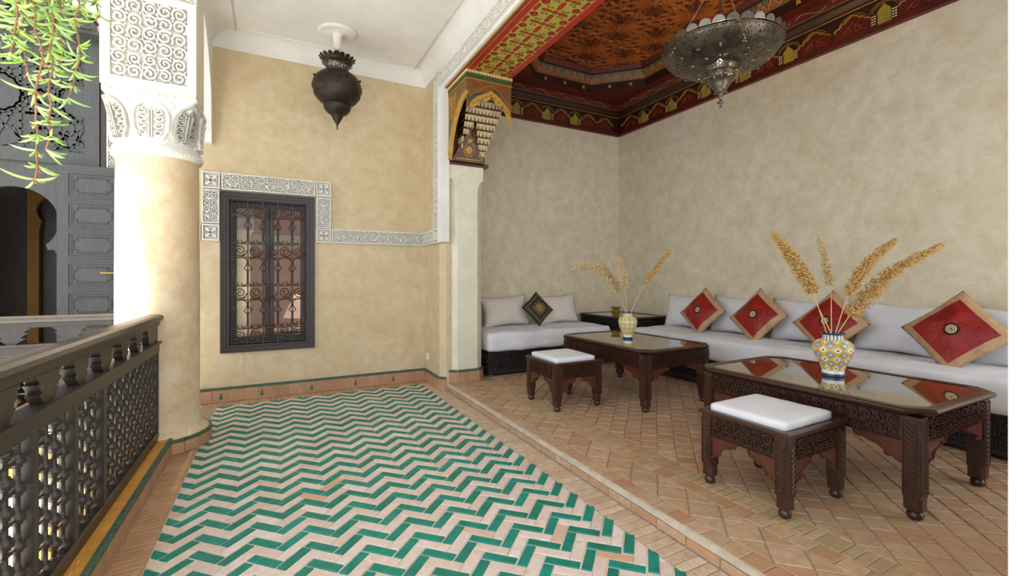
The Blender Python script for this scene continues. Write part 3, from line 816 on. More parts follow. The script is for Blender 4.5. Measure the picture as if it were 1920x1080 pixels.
# ================================================================ plaster friezes, baseboards
def frieze(name, fr, rects, squares, label, rel=.030, cell=.076):
    """rects: (u0,v0,u1,v1) scroll panels; squares: corner blocks with a four-leaf knot"""
    base = None
    for (u0, v0, u1, v1) in rects+squares:
        d = MB(); m = .012
        d.prism([(u0, v0), (u1, v0), (u1, v1), (u0, v1)], 0, .006, fr)
        for a, c in (((u0, v0), (u1, v0)), ((u1, v0), (u1, v1)), ((u1, v1), (u0, v1)), ((u0, v1), (u0, v0))):
            x0, x1 = min(a[0], c[0]), max(a[0], c[0]); y0, y1 = min(a[1], c[1]), max(a[1], c[1])
            if x0 == x1: x0, x1, y0, y1 = (x0, x0+m, y0+m, y1-m) if x0 == u0 else (x0-m, x0, y0+m, y1-m)
            else: y0, y1 = (y0, y0+m) if y0 == v0 else (y0-m, y0)
            d.prism([(x0, y0), (x1, y0), (x1, y1), (x0, y1)], .006, .006+rel+.003, fr)
        if base is None: base = struct(d.build(name, M['carved']), label); bd = base
        else: bd = d.build('frieze_border', M['carved'], base)
    for (u0, v0, u1, v1) in rects:
        d = MB(); f = off(fr, 0, 0, .006)
        w_, h_ = u1-u0-2*m, v1-v0-2*m
        arabesque(d, u0+m, v0+m, w_, h_, cell, f, .15, rel, airy=True)
        # pointed palmettes down the middle of the run
        long_u = w_ > h_; L = w_ if long_u else h_; n = max(1, round(L/.17))
        for k in range(n):
            t = (k+.5)*L/n
            cx, cy = (u0+m+t, v0+m+h_*.08) if long_u else (u0+m+w_*.08, v0+m+t)
            for a in ((0,) if k % 2 else (-.75, .75)): leaf(d, cx, cy, (h_ if long_u else w_)*(.62 if a else .8), (PI/2 if long_u else 0)+a, .022, rel*1.1, f)
        stuff(d.build('carved_scroll', M['carved'], base))
    for (u0, v0, u1, v1) in squares:
        d = MB(); f = off(fr, 0, 0, .006); cx, cy = (u0+u1)/2, (v0+v1)/2; q = min(u1-u0, v1-v0)/2-m
        for k in range(4):
            a = PI/4+k*PI/2
            leaf(d, cx, cy, q*1.25, a, q*.55, rel, f)
            d.ribbon([(cx+q*.85*math.cos(a-.6+1.2*i/6+PI/4)*(1-.25*math.sin(PI*i/6)), cy+q*.85*math.sin(a-.6+1.2*i/6+PI/4)*(1-.25*math.sin(PI*i/6))) for i in range(7)], q*.13, rel, f)
        d.ribbon([(cx+q*.38*math.cos(2*PI*i/12), cy+q*.38*math.sin(2*PI*i/12)) for i in range(12)], q*.14, rel*1.15, f, closed=True)
        d.build('carved_knot', M['carved'], base)
    return base
fyb = FY(YB)
frieze('trim_6', fyb, [(-.475, 2.205, .415, 2.375), (.428, 1.85, .578, 2.195), (-.645, 1.85, -.495, 2.195), (.588, 1.688, 1.685, 1.845), (-.80, 1.672, -.655, 1.838)],
       [(.425, 2.205, .58, 2.375), (-.645, 2.205, -.490, 2.375), (.425, 1.688, .58, 1.842), (-.645, 1.672, -.495, 1.838)], 'white carved plaster frieze framing the grilled window')
frieze('trim_7', FX(XJ), [(4.95, 1.85, 5.105, 3.47), (5.11, 1.69, 5.54, 1.845)], [(4.95, 1.69, 5.11, 1.85)], 'white carved plaster strip climbing the return wall')
frieze('trim_8', FX(XJ), [(.3, 3.475, 4.93, 3.60)], [(4.94, 3.47, 5.10, 3.605)], 'white carved plaster strip along the beam')
b = MB(); b.box((XJ-.006, 4.86, 1.695), (XJ+.07, 4.949, 3.455)); struct(b.build('trim_9', M['white']), 'smooth white edge beside the carved strip')

def baseboard(name, path, z0, z1, label, skip=(), tile=.14, diamonds=()):
    """path of (x,y) points; terracotta tiles with a green glazed cap, facing left of travel"""
    base = None
    for (a, c) in zip(path[:-1], path[1:]):
        dx, dy = c[0]-a[0], c[1]-a[1]; L = math.hypot(dx, dy); ux, uy = dx/L, dy/L; nx, ny = -uy, ux
        fr = lambda u, v, h, a=a, ux=ux, uy=uy, nx=nx, ny=ny: (a[0]+ux*u+nx*h, a[1]+uy*u+ny*h, v)
        d = MB(); d.prism([(0, z0), (L, z0), (L, z1), (0, z1)], 0, .012, fr)
        if base is None: base = struct(d.build(name, M['grout']), label)
        else: d.build('mortar_bed', M['grout'], base)
        n = max(1, round(L/tile))
        for k in range(n):
            d = MB(); d.prism([(L*k/n+.0015, z0), (L*(k+1)/n-.0015, z0), (L*(k+1)/n-.0015, z1-.026), (L*k/n+.0015, z1-.026)], .0, .020, fr, bev=.002); d.build('base_tile', M['terra_brown'], base)
            if k in skip or True:
                pass
        n2 = max(1, round(L/.068))
        for k in range(n2):
            d = MB(); d.prism([(L*k/n2+.001, z1-.023), (L*(k+1)/n2-.001, z1-.023), (L*(k+1)/n2-.001, z1), (L*k/n2+.001, z1)], .0, .022, fr, bev=.002); d.build('cap_tile', M['green_dark'], base)
        for u in diamonds:
            if u < L:
                d = MB(); c0 = z0+(z1-z0)*.40
                pr = [(u-.016, c0-.028), (u+.016, c0-.028), (u+.017, c0-.012), (u+.006, c0+.004), (u+.011, c0+.014), (u+.004, c0+.026), (u, c0+.044), (u-.004, c0+.026), (u-.011, c0+.014), (u-.006, c0+.004), (u-.017, c0-.012)]
                d.prism(pr, .018, .023, fr); d.build('green_inlay', M['green_dark'], base)
        diamonds = ()
    return base
baseboard('baseboard_back', [(XJ, YB), (-.70, YB)], 0, .150, 'terracotta baseboard with green cap below the window', diamonds=(.40, .84, 1.31, 1.80, 2.17))
baseboard('baseboard_jamb', [(1.752, 4.925), (XJ+.004, 5.0), (XJ, YB)], 0, .150, 'terracotta baseboard of the narrow return wall', diamonds=())
baseboard('baseboard_pier', [(2.205, 5.3), (2.205, 4.96), (2.12, 4.88), (1.866, 4.88), (1.75, 4.985)], PZ, PZ+.150, 'terracotta baseboard around the pier')
# ---- kerb under the railing and plinth of the column
b = MB(); b.box((-.95, .3, -.1), (-.675, 4.12, .12)); b.box((-.675, .3, -.1), (-.662, 4.10, .105))
b.box((-2.6, 4.22, -.1), (-.80, 4.50, .12))
kerb = struct(b.build('trim_10', M['ochre']), 'ochre plastered kerb under the railings')
for k in range(26):
    y0 = .9+.1235*k
    if y0 > 4.06: break
    d = MB(); d.cbox((-.664, y0+.001, 0), (-.652, y0+.1225, .094), .0025); d.build('base_tile', M['terra_brown'], kerb)
    for q in (0, 1):
        d = MB(); d.cbox((-.679, y0+.06175*q+.0008, .092), (-.652, y0+.06175*q+.061, .1225), .003); d.build('cap_tile', M['green_dark'], kerb)

# ================================================================ column
CXc, CYc, CR = -.785, 4.37, .262
col = thing('column', 'round ochre column with carved white capital beside the railing', 'column', (CXc, CYc, 0))
pl = [( .375*math.cos(PI/8+k*PI/4), .375*math.sin(PI/8+k*PI/4)) for k in range(8)]
pl = [(.335*math.cos(2*PI*k/20), .335*math.sin(2*PI*k/20)) for k in range(20)]
d = MB(); d.prism(pl, 0, .10, bev=.004); pb = d.build('plinth', M['ochre'], col)
for k in range(20):
    a, c = pl[k], pl[(k+1) % 20]; dx, dy = c[0]-a[0], c[1]-a[1]; L = math.hypot(dx, dy); ux, uy = dx/L, dy/L
    fr = lambda u, v, h: (a[0]+ux*u+uy*h, a[1]+uy*u-ux*h, v)
    d = MB(); d.prism([(.001, 0), (L-.001, 0), (L-.001, .083), (.001, .083)], -.004, .010, fr, bev=.002); d.build('base_tile', M['terra_brown'], pb)
    d = MB(); d.prism([(.001, .085), (L-.001, .085), (L-.001, .108), (.001, .108)], -.010, .012, fr, bev=.002); d.build('cap_tile', M['green_dark'], pb)
d = MB(); d.lathe([(.325, .10), (.322, .115), (.30, .13), (.275, .155), (CR+.004, .20), (CR, .26), (CR, 1.2), (CR-.004, 2.0), (CR-.006, 2.20)], 64)
d.build('shaft', M['column'], col, True)
d = MB(); d.lathe([(CR-.01, 2.185), (CR+.012, 2.195), (CR+.020, 2.21), (CR+.020, 2.235), (CR+.006, 2.25), (CR+.012, 2.262), (CR-.008, 2.27)], 64); o = d.build('necking_ring', M['carved'], col, True)
d = MB()
for k in range(60):
    a = 2*PI*k/60; leaf(d, a*CR, 2.213, .026, .5, .014, .006, lambda u, v, h: ((CR+.019+h)*math.cos(u/CR), (CR+.019+h)*math.sin(u/CR), v))
stuff(d.build('cable_moulding', M['carved'], o))
def cap_pt(u, v, h):       # u: 0..4 round the square (0..1 = front side), v: 0..1 height
    s_ = int(u) % 4; f = (u-int(u))*2-1
    a = -PI*3/4+s_*PI/2+(f+1)/2*PI/2                      # angle on the circle
    rc = (CR-.004)*(1+.03*v)
    cx, cy = rc*math.cos(a), rc*math.sin(a)
    hs = .268
    nx, ny = [(0, -1), (1, 0), (0, 1), (-1, 0)][s_]; tx, ty = -ny, nx
    qx, qy = nx*hs+tx*f*hs, ny*hs+ty*f*hs
    e = v**1.7*.96
    x, y = cx*(1-e)+qx*e, cy*(1-e)+qy*e
    nl = math.hypot(math.cos(a)*(1-e)+nx*e, math.sin(a)*(1-e)+ny*e) or 1
    return (x+h*(math.cos(a)*(1-e)+nx*e)/nl, y+h*(math.sin(a)*(1-e)+ny*e)/nl, 2.265+.335*v)
d = MB(); d.grid(lambda i, j: cap_pt(min(i*4, 3.9999), j, 0), 64, 16); cp = d.build('capital', M['carved'], col, True)
d = MB()
for s_ in (0, 1, 3):
    for c0, wd in ((.5, .24), (.0, .20), (1.0, .20)):
        f = lambda u, v, h, s_=s_: cap_pt((s_+u) % 4, min(max(v, 0), 1), h)
        if c0 != .5 and s_ == 3 and c0 == 0: continue
        # arched palmette: outline, stem, and pairs of curls
        out = []
        for i in range(25):
            t = i/24; a = PI*(1-t)
            out.append((c0+wd*math.cos(a)*(.9 if True else 1), .52+.36*math.sin(a)) if .0 < t < 1 else (c0+wd*.9*math.cos(a), .52))
        L = [(c0-wd*.62, .10), (c0-wd*.9, .3)]; Rr = [(c0+wd*.9, .3), (c0+wd*.62, .10)]
        sc_u = lambda w_: w_
        d.ribbon(L+out+Rr, .05, .028, f, top=.8)
        d.ribbon([(c0-.018, .12), (c0-.018, .70)], .026, .026, f); d.ribbon([(c0+.018, .12), (c0+.018, .70)], .026, .026, f)
        for k in range(4):
            for sg in (-1, 1):
                sp = spiral(0, 0, .055, PI/2, 1.2, 10, -sg, .2)
                d.ribbon([(c0+sg*(.085+.02*math.sin(k))+x*1.15, .22+.15*k+y*1.2) for x, y in sp], .030, .026, f, top=.75)
                leaf(d, c0+sg*.035, .18+.15*k, .06, PI/2-sg*.8, .04, .026, f)
        for a in (-.7, 0, .7): leaf(d, c0, .68, .13, PI/2+a, .035, .012, f)
    for c0 in (.26, .74):
        for k in range(3): leaf(d, c0+random.uniform(-.02, .02), .80+.05*k, .06, PI/2+random.uniform(-1, 1), .03, .011, f)
        for k in range(3): leaf(d, c0+(k-1)*.03, .04+.02*k, .07, PI/2+(k-1)*.7, .03, .011, f)
stuff(d.build('carved_palmettes', M['carved'], cp))
d = MB(); d.box((-.272, -.272, 2.60), (.272, .272, 2.645)); o = d.build('abacus', M['carved'], col)
d = MB()
for k in range(12):
    for sg in (0, 1):
        x = -.27+.045*k
        pts = [(x+.045*i/8, 2.622+(.013 if sg else -.013)*math.sin(PI*i/8*1.0)*(1 if k % 2 else -1)) for i in range(9)]
        d.ribbon(pts, .007, .007, FY(-.272)); d.ribbon(pts, .007, .007, FX(.272, 1))
stuff(d.build('plaited_band', M['carved'], o))
IM = (-.275, .275, -.25, .13)      # impost block
d = MB(); d.box((IM[0], IM[2], 2.655), (IM[1], IM[3], 4.2))
d.prism([(-.272, 0), (.272, 0), (.292, .02), (-.292, .02)], 0, .0)
ip = d.build('impost_block', M['wall_pale'], col)
d = MB(); f = FY(IM[2])
x0, x1, z0, z1 = IM[0], IM[1], 2.655, 3.27
d.prism([(x0, z0-.012), (x1, z0-.012), (x1, z1+.9), (x0, z1+.9)], 0, .008, f)
for r_ in ((x0, z0-.012, x1, z0+.05), (x0, z1, x1, z1+.05), (x0, z0+.05, x0+.055, z1), (x1-.055, z0+.05, x1, z1)):
    d.prism([(r_[0], r_[1]), (r_[2], r_[1]), (r_[2], r_[3]), (r_[0], r_[3])], .008, .045, f)
pn = d.build('carved_panel', M['carved'], ip)
d = MB(); g = off(f, 0, 0, .008)
arabesque(d, x0+.058, z0+.053, x1-x0-.116, z1-z0-.056, .088, g, .155, .036, airy=True)
for zz in (2.79, 3.02, 3.2):
    d.ribbon([(.0+.045*math.cos(a), zz+.065*math.sin(a)) for a in [2*PI*i/14 for i in range(14)]], .014, .024, g, closed=True)
    for a in (PI/2, -PI/2, 0, PI): leaf(d, 0, zz, .045, a, .018, .024, g)
stuff(d.build('carved_scroll', M['carved'], pn))
d = MB(); arabesque(d, x0+.03, z1+.06, x1-x0-.06, .5, .1, g, .15, .02); stuff(d.build('carved_scroll', M['carved'], pn))
# ---- plaster arch springing from the back wall over the gallery corner
b = MB()
def ay(z):   # face of the arch seen from the gallery: distance from the back wall
    return 0
prof = [(YB, 2.66), (5.47, 2.66), (5.47, 2.80), (5.452, 2.80), (5.452, 2.93)]
for k in range(13):
    t = k/12; prof.append((5.44-.95*(1-math.cos(t*PI/2)), 2.95+.82*math.sin(t*PI/2)))
prof += [(4.49, 4.2), (YB, 4.2)]
b.prism(prof, 0, .40, FX(XL-.40, 1))
struct(b.build('wall_arch', M['white']), 'white plaster arch between the column and the back wall')
b = MB(); b.box((-.95, -1.2, 3.55), (-.60, 4.13, 4.3)); struct(b.build('wall_courtyard_beam', M['white']), 'white beam over the courtyard railing')
# unseen planter ledge, shaped to keep sun off the floor, and neighbouring roof
b = MB(); b.box((-1.12, -1.2, 3.555), (-.952, 3.95, 3.80)); b.box((-6, 4.05, 4.2), (-.56, 7, 4.35)); struct(b.build('ceiling', M['white']), 'white gallery roof across the courtyard corner with unseen ledge shaped to block sun')
b = MB(); b.box((-7, -6, -3.6), (-.9, 4.3, -3.5)); struct(b.build('floor', M['white']), 'pale courtyard floor one storey below')
# ================================================================ railings
def railing(name, label, loc, rz, L, stiles, gaps, spindle_panels):
    t = thing(name, label, 'railing', loc, rz)
    # moulded rails run along local x, front is +y
    def rail(nm, prof):
        d = MB(); n = len(prof); d.add([(x, y, z) for x in (0, L) for y, z in prof], [(i, (i+1) % n, n+(i+1) % n, n+i) for i in range(n)]+[tuple(range(n)), tuple(range(n, 2*n))])
        return d.build(nm, M['wood_black'], t)
    rail('top_rail', [(-.045, .985), (-.055, 1.000), (-.050, 1.018), (-.03, 1.027), (.03, 1.027), (.050, 1.018), (.055, 1.000), (.045, .985), (.030, .980), (.030, .952), (.024, .946), (-.024, .946), (-.030, .952), (-.030, .980)])
    rail('middle_rail', [(-.045, .832), (.045, .832), (.045, .818), (.030, .808), (.030, .758), (.024, .750), (-.024, .750), (-.030, .758), (-.030, .808), (-.045, .818)])
    rail('bottom_rail', [(-.03, .120), (.03, .120), (.03, .168), (.022, .176), (-.022, .176), (-.03, .168)])
    for x, w in stiles:
        d = MB(); d.cbox((x-w/2, -.027, .172), (x+w/2, .027, .755), .004); d.build('stile', M['wood_black'], t)
        d = MB()
    half = [(.050, .948), (.088, .914), (.066, .912), (.106, .876), (.080, .873), (.128, .832)]
    edges = [0]+gaps+[L]
    for k in range(len(edges)-1):
        a, c = edges[k], edges[k+1]
        left = [(a+g, z) for g, z in half] if k > 0 else [(0, .948), (0, .830)]
        right = [(c-g, z) for g, z in half] if k < len(edges)-2 else [(L, .948), (L, .830)]
        poly = left+list(reversed(right))
        d = MB(); d.prism(poly, -.020, .020, lambda u, v, h: (u, h, v), bev=.0); d.build('stepped_baluster', M['wood_black'], t)
    H0, H1 = .176, .752; unit = .096
    def string(off_):
        d = MB(); z = H0; prof = [(.010, H0)]
        z = H0+off_
        while z+unit*.5 < H1+.05:
            for r_, q in ((.010, -.024), (.016, -.021), (.013, -.018), (.024, -.010), (.026, 0), (.024, .010), (.013, .018), (.016, .021), (.010, .024)):
                if H0 < z+q < H1: prof.append((r_, z+q))
            z += unit
        prof.append((.010, H1)); d.lathe(prof, 8); return d.mesh('turned_spindle', M['wood_black'], True)
    ms = [string(.024), string(.024+unit/2)]
    for (x0, x1) in spindle_panels:
        n = max(2, round((x1-x0)/.074)); s_ = (x1-x0)/n
        for k in range(n):
            o = link('turned_spindle', ms[k % 2], t); o.location = (x0+(k+.5)*s_, 0, 0)
        z = H0+.024; k = 0
        while z < H1-.01:
            d = MB(); pts = [(x0, 0, z)]; rr = [.007]
            d.tube([(x0, 0, z), (x1, 0, z)], .0075, 6); d.build('cross_rod', M['wood_black'], t)
            z += unit if k % 2 == 0 else unit; k += 1
    return t
st = [(.024, .046), (1.195, .048), (1.56, .044), (1.93, .044), (2.30, .044), (2.67, .044)]
railing('wooden_railing', 'dark turned-spindle railing running towards the camera beside the chevron floor', (-.765, 4.12, 0), -PI/2, 3.2, st,
        [.374, .668, .978, 1.322, 1.64, 1.971, 2.30, 2.62, 2.94], [(.05, 1.17), (1.22, 1.54), (1.585, 1.905), (1.955, 2.275), (2.325, 2.645)])
railing('wooden_railing', 'dark railing crossing behind the column in front of the open door', (-1.0, 4.36, 0), PI, 1.9, [(.024, .046), (.64, .046), (1.25, .046), (1.87, .046)],
        [.14, .44, .74, 1.04, 1.34, 1.64], [(.05, .61), (.67, 1.22), (1.28, 1.84)])

# ================================================================ far doorway beyond the courtyard corner
FD = YB
b = MB()
cxh, czh, rh = -2.03, 1.80, .30
for sg in (1, -1):
    arc = [(cxh+sg*rh*math.cos(a), czh+rh*math.sin(a)) for a in [math.radians(90-135*k/16) for k in range(17)]]
    og = [(cxh+sg*.225, 1.545), (cxh+sg*.27, 1.545), (cxh+sg*.295, 1.47), (cxh+sg*.315, 1.38)]
    poly = [(cxh, 2.335)]+arc+og+[(cxh+sg*.318, .1), (cxh+sg*.42, .1), (cxh+sg*.42, 2.335)]
    b.prism(poly, 0, .05, FY(FD+.06))
dr = struct(b.build('door_1', M['wood_grey']), 'grey wooden doorway with horseshoe arch opening')
lf = MB(); lf.cbox((-1.712, FD-.10, .13), (-1.245, FD-.055, 2.315), .004); leafo = lf.build('door_leaf', M['wood_grey'], dr)
for k in range(7):
    z1 = 2.245-.272*k; z0 = z1-.228
    d = MB(); f = FY(FD-.10); x0, x1 = -1.642, -1.285
    for i, (m_, h0_, h1_) in enumerate(((0, 0, .012), (.018, 0, .006))):
        w_ = .014
        for q in (((x0+m_, z0+m_), (x1-m_, z0+m_+w_)), ((x0+m_, z1-m_-w_), (x1-m_, z1-m_)), ((x0+m_, z0+m_+w_), (x0+m_+w_, z1-m_-w_)), ((x1-m_-w_, z0+m_+w_), (x1-m_, z1-m_-w_))):
            d.prism([q[0], (q[1][0], q[0][1]), q[1], (q[0][0], q[1][1])], h0_, h1_, f)
    m_ = .045; n_ = .028
    a0, a1, c0, c1 = x0+m_, x1-m_, z0+m_, z1-m_
    pts = [(a0+n_, c0), (a1-n_, c0), (a1-n_*.9, c0+n_*.9), (a1, c0+n_), (a1, c1-n_), (a1-n_*.9, c1-n_*.9), (a1-n_, c1), (a0+n_, c1), (a0+n_*.9, c1-n_*.9), (a0, c1-n_), (a0, c0+n_), (a0+n_*.9, c0+n_*.9)]
    d.ribbon(pts, .008, .007, f, closed=True); d.prism(inset(pts, .008), 0, .003, f)
    d.build('door_panel', M['wood_grey'], leafo)
d = MB(); d.cbox((-1.275, FD-.112, 1.15), (-1.247, FD-.10, 1.43), .003); d.tube([(-1.262, FD-.11, 1.335), (-1.262, FD-.15, 1.335), (-1.285, FD-.155, 1.335), (-1.40, FD-.152, 1.338)], .008, 8)
d.lathe([(0, 0), (.006, .001), (.006, .004)], 8, (-1.261, FD-.113, 1.25)); d.build('door_handle', M['brass'], leafo)
# carved wooden overdoor panel
b = MB(); f = FY(FD+.03); b.prism([(-2.75, 2.325), (-1.425, 2.325), (-1.425, 3.50), (-2.75, 3.50)], -.1, .02, f)
for q in ((-2.75, 2.325, -1.425, 2.44), (-2.75, 3.38, -1.425, 3.50), (-1.545, 2.44, -1.425, 3.38)):
    b.prism([(q[0], q[1]), (q[2], q[1]), (q[2], q[3]), (q[0], q[3])], .02, .05, f)
pan = struct(b.build('wall_overdoor', M['wood_grey']), 'dark carved wooden panel above the far doorway')
d = MB(); g = off(f, 0, 0, .02)
def inr(x, y): return -2.72 < x < -1.555 and 2.45 < y < 3.37
def safe_ros(cx, cy, R, n, skip):
    for k in range(n):
        a, c = 2*PI*k/n, 2*PI*((k+skip) % n)/n
        p, q = Vector((cx+R*math.cos(a), cy+R*math.sin(a))), Vector((cx+R*math.cos(c), cy+R*math.sin(c)))
        N = 10; run = []
        for i in range(N+1):
            m_ = p+(q-p)*i/N
            if inr(m_.x, m_.y): run.append((m_.x, m_.y))
            else:
                if len(run) > 1: d.ribbon(run, .022, .011, g, top=.8)
                run = []
        if len(run) > 1: d.ribbon(run, .022, .011, g, top=.8)
for cx, cy, R in ((-1.56, 2.92, .42), (-2.14, 2.92, .42), (-1.85, 2.45, .26), (-1.85, 3.38, .26), (-1.56, 2.45, .22), (-2.4, 2.45, .26), (-1.56, 3.38, .22), (-2.4, 3.38, .26)):
    safe_ros(cx, cy, R, 16 if R > .3 else 8, 6 if R > .3 else 3)
stuff(d.build('star_strapwork', M['wood_grey'], pan))
for (x0, x1, zz) in ((-1.60, -1.50, 3.62), (-1.48, -1.38, 3.66)):
    pass
ev = MB(); ev.box((-2.75, FD-.16, 3.50), (-1.40, FD+.05, 3.53))
evo = struct(ev.build('trim_11', M['wood_grey']), 'dark bracketed eave above the carved overdoor panel')
for k in range(9):
    x = -1.50-.135*k
    d = MB(); d.cbox((x-.045, FD-.20, 3.53), (x+.045, FD-.02, 3.64), .006); d.cbox((x-.058, FD-.23, 3.64), (x+.058, FD-.02, 3.665), .004)
    d.prism([(x-.03, 3.55), (x+.03, 3.55), (x+.03, 3.59), (x, 3.625), (x-.03, 3.59)], 0, .006, FY(FD-.20)); d.build('eave_bracket', M['wood_grey'], evo)
b = MB(); b.box((-2.8, FD+.02, 3.5), (-1.27, FD+.2, 4.2)); b.box((-1.44, FD-.02, 0), (-1.27, FD+.2, 3.6)); b.box((-3.2, FD+.02, 0), (-2.46, FD+.2, 2.4))
struct(b.build('wall_door', M['white']), 'white wall around the far doorway')
b = MB(); b.cbox((-1.425, FD-.05, .0), (-1.385, FD+.03, 3.5), .004); struct(b.build('trim_12', M['window_wood']), 'brown wooden strip beside the carved overdoor panel')
frieze('trim_13', FY(FD-.02), [(-1.38, .3, -1.255, 3.25)], [], 'white carved plaster strip beside the far door', cell=.065)
# room behind the door: inner arch, ochre walls, coat hooks
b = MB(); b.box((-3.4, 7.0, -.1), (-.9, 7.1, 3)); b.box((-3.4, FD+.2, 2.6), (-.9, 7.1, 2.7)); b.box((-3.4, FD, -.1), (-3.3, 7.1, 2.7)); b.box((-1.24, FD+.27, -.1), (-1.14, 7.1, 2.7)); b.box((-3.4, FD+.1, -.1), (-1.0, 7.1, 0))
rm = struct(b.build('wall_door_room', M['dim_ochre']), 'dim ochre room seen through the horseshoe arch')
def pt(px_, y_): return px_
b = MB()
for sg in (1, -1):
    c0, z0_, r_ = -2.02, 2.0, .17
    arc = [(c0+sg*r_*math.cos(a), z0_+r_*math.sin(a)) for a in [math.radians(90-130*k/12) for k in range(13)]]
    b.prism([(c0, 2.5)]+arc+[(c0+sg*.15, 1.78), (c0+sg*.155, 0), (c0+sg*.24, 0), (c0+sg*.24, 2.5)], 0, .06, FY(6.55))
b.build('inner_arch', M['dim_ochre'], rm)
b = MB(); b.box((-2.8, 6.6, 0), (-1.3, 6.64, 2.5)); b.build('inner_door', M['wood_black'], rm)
for zz in (1.40, .98):
    d = MB(); d.lathe([(.0, 0), (.022, .002), (.022, .010), (.008, .014)], 10, (0, 0, 0)); d.tube([(0, 0, .0), (0, 0, .05), (.02, 0, .07)], .006, 6); d.blob((.02, 0, .075), .012)
    o = d.build('coat_hook', M['brass'], None, True); o.location = (-1.99, 6.598, zz); o.rotation_euler = (PI/2, 0, 0)
    tag(o, 'upper brass coat hook on the door beyond the horseshoe arch' if zz > 1.2 else 'lower brass coat hook on the door beyond the horseshoe arch', 'hook')

# ================================================================ grilled window
b = MB(); f = FY(YB)
x0, x1, z0, z1 = WX0, WX1, WZ0, WZ1
def frame_ring(mb, m0, m1, h0, h1, fr):
    for q in ((x0+m0, z0+m0, x1-m0, z0+m1), (x0+m0, z1-m1, x1-m0, z1-m0), (x0+m0, z0+m1, x0+m1, z1-m1), (x1-m1, z0+m1, x1-m0, z1-m1)):
        mb.prism([(q[0], q[1]), (q[2], q[1]), (q[2], q[3]), (q[0], q[3])], h0, h1, fr)
frame_ring(b, 0, .050, -.02, .022, f); frame_ring(b, .050, .062, -.10, .012, f); frame_ring(b, .062, .080, -.16, .030, f); frame_ring(b, .008, .020, .022, .028, f)
win = struct(b.build('window_1', M['window_wood']), 'dark wooden window with a wrought-iron grille')
gx0, gx1, gz0, gz1 = x0+.105, x1-.085, z0+.098, z1-.085
d = MB(); yc = YB+.10
for q in ((x0+.07, z0+.07, x0+.14, z1-.07), (x1-.14, z0+.07, x1-.07, z1-.07), (-.085, z0+.07, -.042, z1-.07), (-.040, z0+.07, .005, z1-.07)): d.cbox((q[0], yc-.02, q[1]), (q[2], yc+.03, q[3]), .004)
for q in ((z0+.07, z0+.15), (z1-.15, z1-.07)): d.cbox((x0+.07, yc-.018, q[0]), (x1-.07, yc+.028, q[1]), .004)
d.build('casement', M['window_wood'], win)
for a, c in ((x0+.13, -.08), (0, x1-.13)):
    d = MB(); d.box((a, yc+.002, z0+.14), (c, yc+.006, z1-.14)); d.build('window_pane', M['pane'], win)
gy = YB-.005; nc = 5; cw = (gx1-gx0)/nc
rows = []; z = gz0
sh, kh = .148, (gz1-gz0-4*.148)/3
levels = [gz0]
for k in range(7): levels.append(levels[-1]+(sh if k % 2 == 0 else kh))
for k in range(nc+1):
    d = MB(); d.cbox((gx0+k*cw-.006, gy-.006, gz0-.02), (gx0+k*cw+.006, gy+.006, gz1+.03), .002); d.build('grille_bar', M['iron'], win)
for zz in levels:
    d = MB(); d.cbox((gx0-.03, gy-.005, zz-.006), (gx1+.03, gy+.005, zz+.006), .002); d.build('grille_bar', M['iron'], win)
sp = MB(); pts = [(x, 0, y) for x, y in spiral(0, 0, .062, 0, 1.9, 30, -1, .12)]; sp.tube(pts, .0055, 6); sp.tube([(.0, 0, -.075), (.045, 0, -.05), (.062, 0, 0)], .005, 6); sme = sp.mesh('grille_scroll', M['iron'], True)
kp = MB(); q = kh
half = [(.0, .5*q), (.035, .49*q), (.062, .42*q), (.066, .30*q), (.055, .20*q), (.036, .12*q), (.066, .02*q), (.066, -.2*q), (.066, -.40*q), (.05, -.46*q), (.02, -.47*q), (.012, -.42*q), (.022, -.38*q)]
for sg in (-1, 1): kp.tube([(sg*a, 0, c) for a, c in half], .0055, 6)
for zz in (.3*q, .02*q, -.3*q):
    for sg in (-1, 1): kp.blob((sg*.070, 0, zz), .011, 6, 4)
kme = kp.mesh('grille_keyhole', M['iron'], True)
for i in range(nc):
    for k in range(7):
        zc = (levels[k]+levels[k+1])/2
        o = link('grille_scroll' if k % 2 == 0 else 'grille_keyhole', sme if k % 2 == 0 else kme, win); o.location = (gx0+(i+.5)*cw, gy-.004, zc)
# room behind the window
b = MB(); b.box((-1.1, 8.3, -.1), (1.7, 8.4, 3.2)); b.box((-1.1, YB+.26, 3.0), (1.7, 8.4, 3.1)); b.box((-1.2, YB+.26, -.1), (-1.1, 8.4, 3.1)); b.box((1.6, YB+.26, -.1), (1.7, 8.4, 3.1)); b.box((-1.2, YB+.2, -.2), (1.7, 8.4, -.02))
rm2 = struct(b.build('wall_window_room', M['ochre']), 'ochre room seen through the window grille')
b = MB(); b.box((-1.1, 8.27, 1.75), (1.6, 8.3, 1.98)); b.build('frieze_band', M['carved'], rm2)
pz = thing('interior_column', 'pale column standing in the room behind the grilled window', 'column', (-.42, 7.1, 0))
d = MB(); d.lathe([(.17, 0), (.17, .1), (.14, .14), (.14, 1.86), (.16, 1.88), (.16, 1.92)], 24); d.build('shaft', M['wall_pale'], pz, True)
d = MB(); d.box((-.18, -.18, 1.92), (.18, .18, 3.0)); d.build('capital', M['carved'], pz)
lt = thing('table', 'dark side table behind the window under the lamp', 'table', (.33, 6.75, 0))
d = MB(); d.cbox((-.25, -.22, .56), (.25, .22, .60), .006); d.build('table_top', M['wood'], lt)
for sx in (-1, 1):
    for sy in (-1, 1):
        d = MB(); d.cbox((sx*.22-.02, sy*.19-.02, 0), (sx*.22+.02, sy*.19+.02, .56), .003); d.build('leg', M['wood'], lt)
lp = thing('table_lamp', 'table lamp with pink conical shade behind the window grille', 'lamp', (.30, 6.70, .60))
